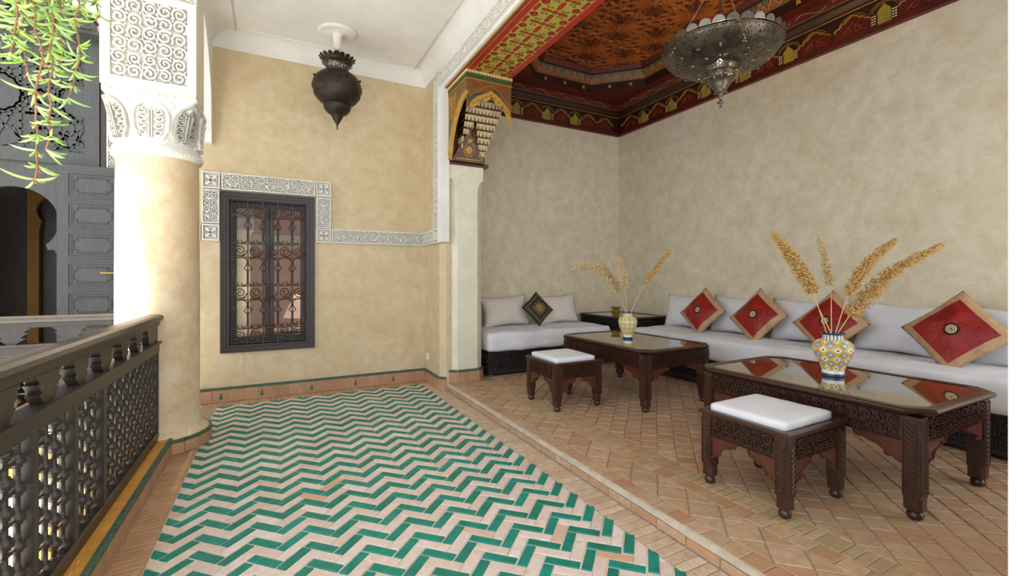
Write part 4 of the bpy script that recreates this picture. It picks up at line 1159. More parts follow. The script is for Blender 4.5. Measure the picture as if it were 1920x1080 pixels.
d = MB(); d.lathe([(0, 0), (.07, 0), (.07, .015), (.02, .03), (.035, .10), (.02, .17), (.01, .22)], 16); d.build('lamp_base', M['brass'], lp, True)
d = MB(); d.lathe([(.19, .16), (.055, .46)], 28); d.build('lamp_shade', M['shade'], lp, True)
ld = bpy.data.lights.new('table_lamp_light', 'POINT'); ld.energy = 8; ld.color = (1, .86, .62); ld.shadow_soft_size = .06
lo = bpy.data.objects.new('table_lamp_light', ld); COL.objects.link(lo); lo.location = (0, 0, .52); lo.parent = lp
# wall socket
so = thing('wall_socket', 'small white wall socket low on the return wall', 'socket', (XJ, 5.44, .315))
d = MB(); d.cbox((-.010, -.042, -.042), (0, .042, .042), .004); d.build('cover_plate', M['plastic'], so)
d = MB()
for s_ in (-1, 1):
    vs = []; d.lathe([(.004, 0), (.004, .002)], 8, (0, 0, 0)) if False else d.box((-.0112, s_*.010-.003, -.003), (-.0098, s_*.010+.003, .003))
d.build('socket_hole', M['porcelain_hole'], so)

# ================================================================ muqarnas bracket on the pier
bk = thing('muqarnas_bracket', 'painted gold and brown muqarnas bracket on top of the pier', 'bracket', (0, 0, 0))
X0, X1, Y0, Y1, Z0, Z1 = 1.752, 2.262, 4.31, 4.885, 2.605, 3.425
d = MB(); d.cbox((X0-.005, Y1-.02, Z0-.022), (X1-.01, YP+.06, Z0+.018), .006); d.cbox((X0-.02, Y1-.01, Z0-.02), (X0+.01, YP+.08, Z1+.02), .004); d.build('bottom_board', M['wood_red'], bk)
d = MB(); d.box((X0+.02, 4.865, Z0), (2.2, 4.9, Z1)); d.build('back_board', M['wood_red'], bk)
# top mouldings on front and left side
d = MB()
def mould(z0_, z1_, e, mi): 
    d.box((X0-e, Y0-e, z0_), (X1+e, Y0+.02, z1_), mi); d.box((X0-e, Y0+.02, z0_), (X0+.02, Y1, z1_), mi)
mould(3.395, 3.43, .012, 1); mould(3.345, 3.395, .006, 0); mould(3.335, 3.345, .008, 1)
for k in range(18): d.cbox((X0+.03*k-.012, Y0-.020, 3.403), (X0+.03*k+.006, Y0-.008, 3.424), .003, 2)
for k in range(19): d.cbox((X0-.020, Y0+.03*k-.012, 3.403), (X0-.008, Y0+.03*k+.006, 3.424), .003, 2)
d.build('top_moulding', [M['paint_green'], M['gold'], M['thread']], bk)
def arch_curve(n=20):      # normalised pointed lobed arch from s=0..1 (edge to apex)
    return [(k/n, 1-(1-k/n)**2.1) for k in range(n+1)]
# front fascia with pointed arch
f = FY(Y0); zs, za = 2.985, 3.235; cxm = (X0+X1)/2+.02
arcL = [(X0+.03+(cxm-X0-.03)*s_, 3.06+(za-3.06)*(s_**.62)) for s_ in [k/10 for k in range(11)]]
arcR = [(X1-.005-(X1-.005-cxm)*s_, zs+(za-zs)*(s_**.55)) for s_ in [k/10 for k in range(11)]]
curve = arcL+list(reversed(arcR))[1:]
d = MB(); d.prism([(X0, 3.04)]+curve+[(X1, zs), (X1, 3.34), (X0, 3.34)], -.02, 0, f); d.build('front_fascia', M['brown_gold'], bk)
d = MB()
def lobed(curve, depth, n):
    out = []
    for i, (u, v) in enumerate(curve): out.append((u, v-depth*(.35+.65*abs(math.sin(i/len(curve)*n*PI)))))
    return out
d.prism([(u, v+.010) for u, v in curve]+list(reversed(lobed(curve, .075, 4))), -.012, .008, f); d.build('yellow_arch_band', M['yellow'], bk)
d = MB(); d.ribbon([(u, v+.014) for u, v in curve], .012, .014, f); d.ribbon([(u, v+.075) for u, v in curve if v+.075 < 3.33], .006, .006, f); d.build('gilt_arch', M['gold'], bk)
d = MB(); arabesque(d, X0+.02, 3.255, .47, .08, .05, f, .12, .005, seg=9)
for k in range(0, 20, 2):
    u, v = curve[k]; sp_ = spiral(u, v-.028, .016, PI/2, 1, 7, 1, .2); d.ribbon(sp_, .005, .012, f)
stuff(d.build('painted_scroll', M['carve_edge'], bk))
d = MB()
for k in range(1, 20, 1):
    u, v = curve[k]; leaf(d, u-.006, v-.045, .022, PI*.5+.6*(-1)**k, .010, .011, f)
stuff(d.build('painted_leaves', M['band_red'], bk))
d = MB(); d.prism([(u, v+.016) for u, v in curve if u < cxm+.1]+[(cxm+.1, 3.27), (X0+.0, 3.15)], 0, .003, f); d.build('green_spandrel', M['paint_green'], bk)
# left side spandrel: from the fascia down along the post
f = FX(X0)
sc = [(Y1-.035-(Y1-Y0-.075)*(1-math.cos(t_*PI/2))**.9, 2.66+.56*math.sin(t_*PI/2)**1.15) for t_ in [k/16 for k in range(17)]]
d = MB(); d.prism([(Y1, 2.62), (Y1-.03, 2.62)]+sc+[(Y0+.021, 3.22), (Y0+.021, 3.34), (Y1, 3.34)], -.02, 0, f); d.build('side_spandrel', M['brown_gold'], bk)
d = MB(); low = [(y-.060-.02*abs(math.sin(i*.9)), z-.035-.02*abs(math.cos(i*.9))) for i, (y, z) in enumerate(sc)]
d.prism(sc+[(Y0+.021, 3.22)]+list(reversed(low)), -.014, .006, f); d.build('yellow_arch_band', M['yellow'], bk)
d = MB(); d.ribbon(sc, .011, .012, f); d.ribbon([(Y1-.02, 2.64), (Y1-.02, 3.32), (Y0+.02, 3.325)], .006, .006, f); d.build('gilt_arch', M['gold'], bk)
d = MB(); arabesque(d, 4.62, 3.05, .22, .26, .07, f, .12, .005, seg=9)
for k in range(1, 17, 2): d.ribbon(spiral(sc[k][0]-.025, sc[k][1]-.02, .015, 0, 1, 7, 1, .2), .005, .010, f)
stuff(d.build('painted_scroll', M['gold'], bk))
# stepped niches
cellm = MB(); dark = MB()
NR = 10
for k in range(NR):
    t_ = k/(NR-1); zb = 2.63+.062*k; zt = zb+.060
    yf = 4.845-.47*t_**1.15; xr = 2.165+.085*t_
    zm = (zb+zt)/2; x_l = 1.80+.10*(1-t_); q_ = (zm-2.625)/.395*.19
    segs = [(x_l, xr)] if zm > 2.98 else [(2.165-q_-.01, xr)]+([(x_l, 1.785+q_)] if 1.785+q_-x_l > .03 else [])
    for sx0, sx1 in segs: dark.box((sx0, yf+.012, zb), (sx1-.012, 4.88, zt))
    for a, s_ in [(sx0+i*(sx1-sx0)/max(1, round((sx1-sx0)/.042)), (sx1-sx0)/max(1, round((sx1-sx0)/.042))) for sx0, sx1 in segs for i in range(max(1, round((sx1-sx0)/.042)))]:
        g = FY(yf+.012)
        cellm.prism([(a+.001, zb), (a+s_*.20, zb), (a+s_*.5, zt-.010), (a+s_*.80, zb), (a+s_-.001, zb), (a+s_-.001, zt), (a+.001, zt)], -.060, .012, g)
    # right flank
    m_ = max(1, round((4.88-yf)/.045)); s2 = (4.88-yf)/m_
    for i in range(m_):
        a = yf+i*s2; cellm.prism([(a+.001, zb), (a+s2*.2, zb), (a+s2*.5, zt-.010), (a+s2*.8, zb), (a+s2-.001, zb), (a+s2-.001, zt), (a+.001, zt)], -.004, .006, FX(xr-.012, 1))
    # left flank (facing the gallery)
    if k >= 1:
        x_l = 1.80+.10*(1-t_)
        y_a = yf+.01; y_b = min(4.87, 4.60+.32*(1-t_*.55))
        m_ = max(1, round((y_b-y_a)/.048)); s2 = (y_b-y_a)/m_
        dark.box((x_l+.010, y_a+.01, zb), (x_l+.03, y_b, zt))
        for i in range(m_):
            a = y_a+i*s2; cellm.prism([(a+.001, zb), (a+s2*.2, zb), (a+s2*.5, zt-.010), (a+s2*.8, zb), (a+s2-.001, zb), (a+s2-.001, zt), (a+.001, zt)], -.002, .010, FX(x_l+.010))
stuff(cellm.build('niche_cells', M['muq'], bk)); dark.build('niche_core', M['brown_gold'], bk)
d = MB(); f = lambda u, v, h: (u, 4.835-h-(v-2.63)*.30, v)
d.prism([(1.785, 2.625), (2.165, 2.625), (1.975, 3.02)], -.03, .0, f); tri = d.build('pendant_triangle', M['wood_red'], bk)
d = MB()
d.ribbon([(1.80, 2.632), (2.15, 2.632), (1.975, 2.995)], .007, .005, f, closed=True)
for k in range(12): d.prism([(1.835+.024*k, 2.642), (1.853+.024*k, 2.642), (1.853+.024*k, 2.656), (1.835+.024*k, 2.656)], 0, .004, f)
for a in range(8): leaf(d, 1.975, 2.745, .055, a*PI/4, .026, .006, f)
d.ribbon([(1.975+.062*math.cos(a), 2.75+.075*math.sin(a)) for a in [2*PI*i/16 for i in range(16)]], .008, .007, f, closed=True)
for a in (-.5, 0, .5): leaf(d, 1.975, 2.82, .06, PI/2+a, .02, .005, f)
stuff(d.build('gilt_medallion', M['gold'], tri))
# ================================================================ lanterns
ln = thing('hanging_lantern', 'dark bronze teardrop lantern hanging from the white ceiling', 'lantern', (.588, 5.02, 0))
d = MB(); d.lathe([(0, 3.848), (.19, 3.85), (.19, 3.838), (.175, 3.826), (.15, 3.822), (.06, 3.826), (.045, 3.80), (.04, 3.795)], 36); d.build('ceiling_rose', M['white'], ln, True)
d = MB(); d.lathe([(.040, 3.81), (.044, 3.77), (.036, 3.74), (.042, 3.71), (.034, 3.68), (.028, 3.655), (0, 3.65)], 14); d.build('cord_cover', M['linen_warm'], ln, True)
d = MB()
for k in range(3):
    a = 2*PI*k/3+.4; P = [Vector((0, 0, 3.67)), Vector((.115*math.cos(a), .115*math.sin(a), 3.535))]
    n = 5
    for i in range(n):
        p = P[0]+(P[1]-P[0])*(i/n); q = P[0]+(P[1]-P[0])*((i+.9)/n); d.tube([p, (p+q)/2+Vector((.006*(-1)**i, .004, 0)), q], .007, 6)
d.blob((0, 0, 3.665), .018); d.build('chain', M['bronze'], ln, True)
d = MB(); N = 18
d.lathe([(.112, 3.495), (.125, 3.515), (.148, 3.545), (.150, 3.547)], 36)
for k in range(N):
    a = 2*PI*k/N; c, s = math.cos(a), math.sin(a); r0 = .148
    q = [(-.025, 0, 0), (.025, 0, 0), (.027, .02, .018), (.014, .032, .030), (0, .036, .034), (-.014, .032, .030), (-.027, .02, .018)]
    vs = [((r0+o_)*c-t_*s, (r0+o_)*s+t_*c, 3.546+z_*.9) for t_, o_, z_ in q]; d.add(vs, [tuple(range(7))])
d.build('scalloped_crown', M['bronze'], ln)
d = MB(); d.lathe([(.150, 3.512), (.118, 3.497), (.112, 3.46), (.108, 3.43)], 36); d.build('pierced_neck', M['pierced_bronze'], ln, True)
d = MB(); d.lathe([(.108, 3.43), (.125, 3.422), (.17, 3.40), (.21, 3.365), (.235, 3.315), (.240, 3.27), (.233, 3.215), (.21, 3.16), (.175, 3.12), (.135, 3.095), (.128, 3.09)], 44); bd = d.build('body', M['bronze'], ln, True)
d = MB()
for k in range(8):
    a = 2*PI*k/8+.3; d.blob((.236*math.cos(a), .236*math.sin(a), 3.335), .013, 8, 5)
    for j in range(6):
        q = 2*PI*j/6; zz = 3.27+.028*math.sin(q); aa = a+.39+.028*math.cos(q)/.238; d.blob((.238*math.cos(aa), .238*math.sin(aa), zz), .007, 6, 4)
    d.blob((.240*math.cos(a+.39), .240*math.sin(a+.39), 3.27), .010, 6, 4)
for k in range(40):
    a = 2*PI*k/40; d.blob((.222*math.cos(a), .222*math.sin(a), 3.185), .006, 6, 4)
stuff(d.build('studs', M['bronze'], bd, True))
d = MB(); d.lathe([(.128, 3.094), (.137, 3.085), (.137, 3.07), (.128, 3.04), (.10, 3.005), (.062, 2.98), (.058, 2.975), (.045, 2.945), (.022, 2.905), (.010, 2.885), (.006, 2.875), (.013, 2.868), (.005, 2.86), (.005, 2.845), (.010, 2.84), (0, 2.832)], 32); d.build('drop', M['bronze'], ln, True)

ch = thing('chandelier_bowl', 'large pierced metal bowl lamp hanging under the painted ceiling', 'lamp', (3.63, 2.78, 0))
d = MB(); d.lathe([(.500, 3.375), (.505, 3.36), (.492, 3.345), (.485, 3.335), (.455, 3.300), (.40, 3.262), (.33, 3.235), (.25, 3.218), (.185, 3.212), (.165, 3.21)], 64); bw = d.build('bowl', M['pierced'], ch, True)
d = MB()
for r_, zz, n in ((.40, 3.258, 14), (.27, 3.218, 10)):
    for k in range(n):
        a = 2*PI*k/n+.2; d.blob((r_*math.cos(a), r_*math.sin(a), zz), (.017, .017, .012), 10, 6)
stuff(d.build('studs', M['nickel'], bw, True))
d = MB(); d.tube([(.503*math.cos(2*PI*k/48), .503*math.sin(2*PI*k/48), 3.372) for k in range(49)], .007, 6, cap=False); d.build('rim_bead', M['nickel'], bw, True)
for k in range(30):
    a = 2*PI*k/30; c, s = math.cos(a), math.sin(a); t = MB(); pts = [(.050*math.cos(q), .048*math.sin(q)+.012) for q in [PI*i/8 for i in range(9)]]
    for h in (0,): t.prism([(x, max(z, 0)) for x, z in pts], -.0015, .0015, lambda u, v, h: ((.500+v*.35+h)*c-u*s, (.500+v*.35+h)*s+u*c, 3.378+v))
    t.build('rim_scallop', M['nickel'], bw)
d = MB(); d.lathe([(.168, 3.213), (.172, 3.200), (.160, 3.19), (.158, 3.165), (.150, 3.155)], 36); d.build('upper_tier', M['pierced'], ch, True)
d = MB(); d.lathe([(.160, 3.157), (.142, 3.148), (.135, 3.12), (.120, 3.095), (.112, 3.092)], 36); d.build('lower_tier', M['pierced'], ch, True)
d = MB(); d.lathe([(.118, 3.094), (.105, 3.085), (.085, 3.07), (.078, 3.05), (.058, 3.02), (.045, 3.00), (.04, 2.985), (.022, 2.975), (.014, 2.955), (.022, 2.945), (.010, 2.935), (.010, 2.915), (.030, 2.905), (.030, 2.897), (.009, 2.888), (.008, 2.862), (.013, 2.855), (0, 2.848)], 28); d.build('finial', M['nickel'], ch, True)
d = MB()
for k in range(5):
    a = 2*PI*k/5+.7; d.blob((.05*math.cos(a), .05*math.sin(a), 2.995), .013, 8, 5)
d.build('finial_beads', M['nickel'], ch, True)
for k, mt in enumerate((M['amber'], M['vase_a'], M['amber'], M['amber'])):
    a = -2.6+k*.55; t = MB(); t.blob((.165*math.cos(a), .165*math.sin(a), 3.178 if k % 2 else 3.13), .016, 8, 5); t.build('coloured_glass', M['amber'], ch, True)
d = MB(); d.tube([(0, 0, 3.22), (0, 0, 4.34)], .008, 8)
for k in range(3):
    a = 2*PI*k/3; d.tube([(.49*math.cos(a), .49*math.sin(a), 3.38), (0, 0, 4.1)], .004, 6)
d.build('hanging_rod', M['nickel'], ch)
d = MB(); d.blob((0, 0, 3.27), .03, 12, 8); d.build('bulb', M['bulb'], ch, True)
cl = bpy.data.lights.new('chandelier_light', 'POINT'); cl.energy = 28; cl.color = (1, .78, .42); cl.shadow_soft_size = .05
co = bpy.data.objects.new('chandelier_light', cl); COL.objects.link(co); co.location = (0, 0, 3.30); co.parent = ch

# ================================================================ carved furniture
def carved_leg(t, x, y, H, w, sx, sy, mat, chv=True):
    d = MB(); c = w*.18
    poly = [(x-w/2+c, y-w/2), (x+w/2-c, y-w/2), (x+w/2, y-w/2+c), (x+w/2, y+w/2-c), (x+w/2-c, y+w/2), (x-w/2+c, y+w/2), (x-w/2, y+w/2-c), (x-w/2, y-w/2+c)]
    hw = w/2
    d.box((x-hw, y-hw, .115), (x+hw, y+hw, H)); d.prism([(px_, py_) for px_, py_ in poly], .052, .117)
    o = d.build('leg', mat, t)
    d = MB(); d.lathe([(0, 0), (hw*.55, .001), (hw*.85, .010), (hw*.92, .024), (hw*.80, .038), (hw*.55, .046), (hw*.5, .054)], 18, (x, y, 0)); d.build('bun_foot', mat, o, True)
    d = MB()
    for fr, cu in ((FX(x+sx*hw, sx), y), (FY(y+sy*hw, sy), x)):
        z = .13
        while z < H-.05:
            for sg in (-1, 1): d.ribbon([(cu, z), (cu+sg*hw*.45, z+.016), (cu+sg*hw*.72, z+.034)], [.010, .012, .004], .0045, fr)
            z += .026
        for sg in (-1, 1): d.ribbon([(cu+sg*hw*.86, .13), (cu+sg*hw*.86, H-.02)], .005, .004, fr)
    stuff(d.build('leaf_carving', mat, o))
    return o
def cusp(L, h, side):    # cusped corner bracket profile in (u from leg, v down from 0)
    p = [(0, 0), (L, 0), (L, -.10*h), (L*.96, -.22*h), (L*.86, -.26*h), (L*.80, -.20*h), (L*.74, -.30*h), (L*.62, -.36*h), (L*.50, -.42*h), (L*.40, -.54*h), (L*.34, -.66*h), (L*.36, -.76*h), (L*.28, -.86*h), (L*.18, -.80*h), (L*.12, -.92*h), (0, -h)]
    return p
def carved_table(name, label, cat, x0, x1, y0, y1, H, apron, leg, inset_, group=None, glass=True, mat='wood', cham=.10, cell=.062, brk=(.22, .11), rot=0):
    cx, cy = (x0+x1)/2, (y0+y1)/2; a, c = (x1-x0)/2, (y1-y0)/2
    t = thing(name, label, cat, (cx, cy, PZ), rot, group); mt = M[mat]
    la, lc = a-inset_, c-inset_
    th = .045 if glass else .028
    ht = H-th
    for sx in (-1, 1):
        for sy in (-1, 1): carved_leg(t, sx*(la-leg/2), sy*(lc-leg/2), ht, leg, sx, sy, mt)
    def oct_(g, ch_): return [(-a+g+ch_, -c+g), (a-g-ch_, -c+g), (a-g, -c+g+ch_), (a-g, c-g-ch_), (a-g-ch_, c-g), (-a+g+ch_, c-g), (-a+g, c-g-ch_), (-a+g, -c+g+ch_)]
    if glass:
        prof = [(.030, 0), (.022, .006), (.010, .014), (.002, .022), (0, .032), (.004, .040), (.012, H-ht), (.055, H-ht), (.062, H-ht-.007)]
    else:
        prof = [(.010, 0), (0, .006), (0, .020), (.006, th), (.030, th), (.034, th-.014), (.06, th-.014)]
    d = MB(); n = 8
    for g, z in prof: d.v += [(x, y, ht+z) for x, y in oct_(g, max(cham*(1 if glass else 0)-g*.3, .002))]
    for k in range(len(prof)-1):
        for i in range(n): d.f.append([k*n+i, k*n+(i+1) % n, (k+1)*n+(i+1) % n, (k+1)*n+i]); d.m.append(0)
    if not glass: d.f.append(list(range((len(prof)-1)*n, len(prof)*n))); d.m.append(0)
    d.build('top_frame', mt, t)
    if glass:
        d = MB(); d.prism(oct_(.060, cham-.02), H-.014, H-.005); d.build('glass_top', M['glass_top'], t)
    # aprons with carving, cable edge and cusped brackets
    for (fr, L) in ((lambda u, v, h: (-la+.008-h, u, v), lc-leg), (lambda u, v, h: (la-.008+h, u, v), lc-leg), (lambda u, v, h: (u, -lc+.008-h, v), la-leg), (lambda u, v, h: (u, lc-.008+h, v), la-leg)):
        d = MB(); z1 = ht; z0 = ht-apron
        d.prism([(-L, z0), (L, z0), (L, z1), (-L, z1)], -.018, 0, fr); ap = d.build('apron', mt, t)
        d = MB(); arabesque(d, -L+.012, z0+.018, 2*L-.024, apron-.03, cell, fr, .17, .014, airy=True)
        u = -L+.01
        while u < L-.02:
            d.ribbon([(u, z0+.004), (u+.010, z0+.013)], .007, .006, fr); u += .0115
        d.ribbon([(-L, z1-.006), (L, z1-.006)], .009, .006, fr); stuff(d.build('scroll_carving', mt, ap))
        bl, bh = brk
        bl = min(bl, L*.92)
        for sg in (-1, 1):
            d = MB(); d.prism([(sg*(L-u_), z0+v_) for u_, v_ in cusp(bl, bh, sg)], -.018, -.002, fr); d.ribbon([(sg*(L-u_), z0+v_) for u_, v_ in cusp(bl, bh, sg)[1:]], .010, .006, fr, h0=-.006); d.build('cusped_bracket', M['wood_red'] if mat == 'wood' else mt, t)
    return t
carved_table('coffee_table', 'carved walnut coffee table nearer the camera with glass top', 'table', 2.775, 3.73, .985, 2.345, .565, .135, .078, .045, 'coffee tables')
carved_table('coffee_table', 'carved walnut coffee table nearer the alcove corner with glass top', 'table', 2.885, 3.81, 2.965, 4.335, .565, .135, .078, .045, 'coffee tables')
carved_table('corner_table', 'dark carved table filling the alcove corner between the daybeds', 'table', 4.23, 5.05, 4.71, 5.81, .655, .125, .09, .04, None, mat='sofa_wood', cham=.06)
STL = ((2.245, 2.80, 1.335, 1.87, 'near'), (2.225, 2.765, 3.385, 3.94, 'far'))
for (x0, x1, y0, y1, w_) in STL:
    carved_table('stool', 'carved walnut stool beside the %s coffee table' % ('nearer' if w_ == 'near' else 'farther'), 'stool', x0, x1, y0, y1, .440, .125, .066, .012, 'carved stools', glass=False, cham=.0, cell=.055, brk=(.15, .12))
# ---------------------------------------------------------------- soft things
def fbm(p, sc): return mnoise.noise((p[0]*sc, p[1]*sc, p[2]*sc))
def soft_box(lx, ly, lz, r, nx=24, ny=24, nz=5, amp=.006, seed=0, sag=0):
    """rounded cushion box centred in x,y and standing on z=0"""
    mb = MB(); a = Vector((lx/2, ly/2, lz/2))
    def rp(p):
        q = Vector([max(-a[i]+r, min(a[i]-r, p[i])) for i in range(3)]); e = Vector(p)-q
        L = e.length; e = e*(r/L) if L > r and L > 0 else e
        w = q+e; s = (w.x+seed*3, w.y+seed, w.z)
        n_ = amp*(fbm(s, 3.5)+.5*fbm(s, 9)+.9*abs(fbm((s[0]*.8, s[1]*2.2, s[2]*3), 4)))
        nn = e.normalized() if L > 1e-5 else Vector((0, 0, 1 if p[2] > 0 else -1))
        w += nn*n_
        if w.z > 0: w.z -= sag*math.cos(PI*w.x/lx)*math.cos(PI*w.y/ly)
        return (w.x, w.y, w.z+lz/2)
    def side(o, u, v, nu, nv): mb.grid(lambda i, j: rp(Vector(o)+Vector(u)*i+Vector(v)*j), nu, nv)
    X, Y, Z = lx/2, ly/2, lz/2
    side((-X, -Y, Z), (lx, 0, 0), (0, ly, 0), nx, ny); side((-X, -Y, -Z), (0, ly, 0), (lx, 0, 0), ny, nx)
    side((-X, -Y, -Z), (lx, 0, 0), (0, 0, lz), nx, nz); side((X, Y, -Z), (-lx, 0, 0), (0, 0, lz), nx, nz)
    side((X, -Y, -Z), (0, ly, 0), (0, 0, lz), ny, nz); side((-X, Y, -Z), (0, -ly, 0), (0, 0, lz), ny, nz)
    return mb
def weld(o):
    import bmesh
    b = bmesh.new(); b.from_mesh(o.data); bmesh.ops.remove_doubles(b, verts=b.verts, dist=1e-5); bmesh.ops.recalc_face_normals(b, faces=b.faces); b.to_mesh(o.data); b.free(); o.data.update()
    return o
for (x0, x1, y0, y1, w_) in STL:
    o = weld(soft_box(x1-x0-.10, y1-y0-.09, .052, .016, 16, 16, 4, .003, 1 if w_ == 'near' else 2).build('seat_cushion', M['linen'], None, True))
    o.location = ((x0+x1)/2-.008, (y0+y1)/2+.004, PZ+.440-.014); o.rotation_euler = (0, 0, .03 if w_ == 'near' else -.02)
    tag(o, 'thin white cushion on the %s carved stool' % ('nearer' if w_ == 'near' else 'farther'), 'cushion', 'stool cushions')
def daybed(name, label, loc, rz, L, D, feet):
    """local x along the length, front towards -y"""
    t = thing(name, label, 'daybed', loc, rz)
    d = MB(); d.cbox((-L/2+.03, -D/2+.06, .045), (L/2-.03, D/2, .295), .006); d.cbox((-L/2+.018, -D/2+.045, .022), (L/2-.018, D/2, .062), .008); d.cbox((-L/2+.02, -D/2+.05, .280), (L/2-.02, D/2, .305), .006)
    bs = d.build('carved_base', M['sofa_wood'], t)
    d = MB(); arabesque(d, -L/2+.05, .075, L-.1, .195, .068, FY(-D/2+.06), .18, .015, airy=True); arabesque(d, -D/2+.09, .075, D-.15, .195, .068, lambda u, v, h: (-L/2+.03-h, u, v), .18, .010); stuff(d.build('scroll_carving', M['sofa_wood'], bs))
    for sx in (-1, 1):
        for sy in (-1, 1):
            d = MB(); d.lathe([(0, 0), (.022, .002), (.028, .012), (.020, .024)], 12, (sx*(L/2-.07), sy*(D/2-.09), 0)); d.build('bun_foot', M['brass'], bs, True)
    o = weld(soft_box(L, D-.01, .235, .055, int(L*26), 30, 8, .011, L).build('mattress', M['linen'], t, True)); o.location = (0, -.005, .300)
    return t
daybed('daybed', 'short white daybed against the alcove back wall', (3.245, 5.385, PZ), 0, 1.91, .86, 4)
daybed('daybed', 'long white daybed along the right alcove wall', (4.645, 2.35, PZ), -PI/2, 4.66, .84, 4)
# ================================================================ pillows and cushions
def pil(u, v, w, h, t, side, seed, pinch=.15, wr=.006, flat=.5):
    """u,v in -1..1 -> local point; z is the front"""
    e = max(0, (1-u*u)*(1-v*v))**flat
    x = w/2*u*(1-pinch*(1-abs(v)**1.5)*u*u); y = h/2*v*(1-pinch*(1-abs(u)**1.5)*v*v)
    n_ = mnoise.noise((u*2+seed*5, v*2, seed))*wr*1.6+abs(mnoise.noise((u*5+seed, v*2.5+seed, 3)))*wr*1.4*e
    return (x, y, side*(t/2*e+n_*min(1, e*2)))
def lean(o, c, right, up):
    r_ = Vector(right).normalized(); n_ = r_.cross(Vector(up)).normalized(); u_ = n_.cross(r_)
    m_ = Matrix((r_, u_, n_)).transposed().to_4x4(); m_.translation = Vector(c); o.matrix_world = m_
    return o
def pillow(label, c, right, up, w, h, t, mat, seed, group, roll=0):
    d = MB(); N = 22
    for sd_ in (1, -1): d.grid(lambda i, j: pil(i*2-1, j*2-1, w, h, t, sd_, seed), N, N)
    o = weld(d.build('pillow', mat, None, True))
    r_ = Vector(right).normalized(); u_ = Vector(up).normalized(); q = Matrix.Rotation(roll, 3, r_.cross(u_)); lean(o, c, q @ r_, q @ u_)
    return tag(o, label, 'pillow', group)
UPX = (.30, 0, .95)
ROWY = [(4.66, 3.96), (3.90, 3.19), (3.13, 2.38), (2.31, 1.55), (1.48, .75)]
NAMES = ['first', 'second', 'third', 'fourth', 'fifth']
for k, (ya, yb) in enumerate(ROWY):
    pillow('white pillow on the long daybed, %s from the corner table' % NAMES[k], (4.945, (ya+yb)/2, .830), (0, -1, 0), (.22, 0, .97), abs(ya-yb)+.02, (.47), .24, M['linen'], 3+k*1.7, 'pillows along the long daybed', (.02, -.015, .02, -.02, .01)[k])
UPY = (0, .26, .96)
pillow('off-white pillow on the short daybed beside the pier', (2.86, 5.63, .82), (1, 0, 0), UPY, .74, .44, .21, M['linen_warm'], 21, 'pillows on the short daybed', .045)
pillow('off-white pillow on the short daybed beside the corner table', (3.74, 5.64, .82), (1, 0, 0), UPY, .70, .44, .20, M['linen_warm'], 25, 'pillows on the short daybed', .04)
def diamond(name, label, c, right, up, S, t, roll, seed, border, centre, group, brocade=False):
    th = thing(name, label, 'cushion', (0, 0, 0), 0, group)
    r_ = Vector(right).normalized(); u_ = Vector(up).normalized(); q = Matrix.Rotation(PI/4+roll, 3, r_.cross(u_)); lean(th, c, q @ r_, q @ u_)
    d = MB(); N = 24
    for sd_ in (1, -1): d.grid(lambda i, j: pil(i*2-1, j*2-1, S, S, t, sd_, seed, .05, .006, .62), N, N)
    b_ = weld(d.build('cover', border, th, True))
    k = .76 if not brocade else .90
    def lift(u, v, e): x, y, z = pil(u, v, S, S, t, 1, seed, .05, .006, .62); return (x, y, z+e)
    if not brocade:
        d = MB(); d.grid(lambda i, j: lift((i*2-1)*k, (j*2-1)*k, .0035), N, N); d.build('satin_panel', centre, th, True)
        f = lambda u, v, h: lift(u, v, .0045+h)
        def ring(r0, r1, mi, e, n=28):
            d.add([f(r_*math.cos(2*PI*i/n), r_*math.sin(2*PI*i/n), e) for r_ in (r0, r1) for i in range(n)], [(i, (i+1) % n, n+(i+1) % n, n+i) for i in range(n)], mi)
        d = MB(); ring(0, .20, 1, 0); ring(.045, .075, 0, .0012); ring(.10, .135, 0, .0012); ring(0, .03, 2, .0014)
        for i in range(24):
            a = 2*PI*i/24; d.ribbon([(.145*math.cos(a), .145*math.sin(a)), (.215*math.cos(a), .215*math.sin(a))], .012, .0018, f, 1)
        d.build('embroidered_medallion', [M['thread'], M['thread_dark'], M['brocade_gold']], th)
    else:
        d = MB(); f = lambda u, v, h: lift(u, v, .001+h)
        for i in range(7):
            for j in range(7):
                x, y = (i-3)*.26, (j-3)*.26
                if max(abs(x), abs(y)) > .55:
                    d.ribbon([(x+.085*math.cos(a), y+.085*math.sin(a)) for a in [2*PI*q_/10 for q_ in range(10)]], .035, .004, f, closed=True)
                    d.ribbon([(x-.03, y), (x+.03, y)], .04, .004, f)
        for a in range(12): leaf(d, 0, 0, .46, a*PI/6, .18, .004, f)
        d.ribbon([(.48*math.cos(a), .48*math.sin(a)) for a in [2*PI*q_/24 for q_ in range(24)]], .05, .005, f, closed=True)
        for sx in (-1, 1):
            for sy in (-1, 1): d.ribbon(spiral(sx*.40, sy*.40, .10, 0, 1.2, 10, sx*sy), .035, .004, f)
        stuff(d.build('gold_brocade', M['brocade_gold'], th))
    return th
RC = [((4.69, 3.86, .868), .465, .10, 'beside the corner table'), ((4.69, 3.135, .866), .475, .12, 'second from the corner table'), ((4.69, 2.41, .855), .48, .06, 'behind the nearer vase'), ((4.68, 1.50, .870), .49, -.02, 'nearest the right pier')]
for k, (c, S, ro, where) in enumerate(RC):
    diamond('red_cushion', 'crimson satin cushion with gold border standing on its corner, '+where, c, (0, -1, 0), (.36, 0, .93), S, .15, ro, 40+k*3.3, M['satin_gold'], M['satin_red'], 'red satin cushions')
diamond('brocade_cushion', 'black and gold brocade cushion between the two off-white pillows', (3.27, 5.43, .855), (1, 0, 0), (0, .34, .94), .36, .12, -.09, 61, M['brocade'], None, None, True)

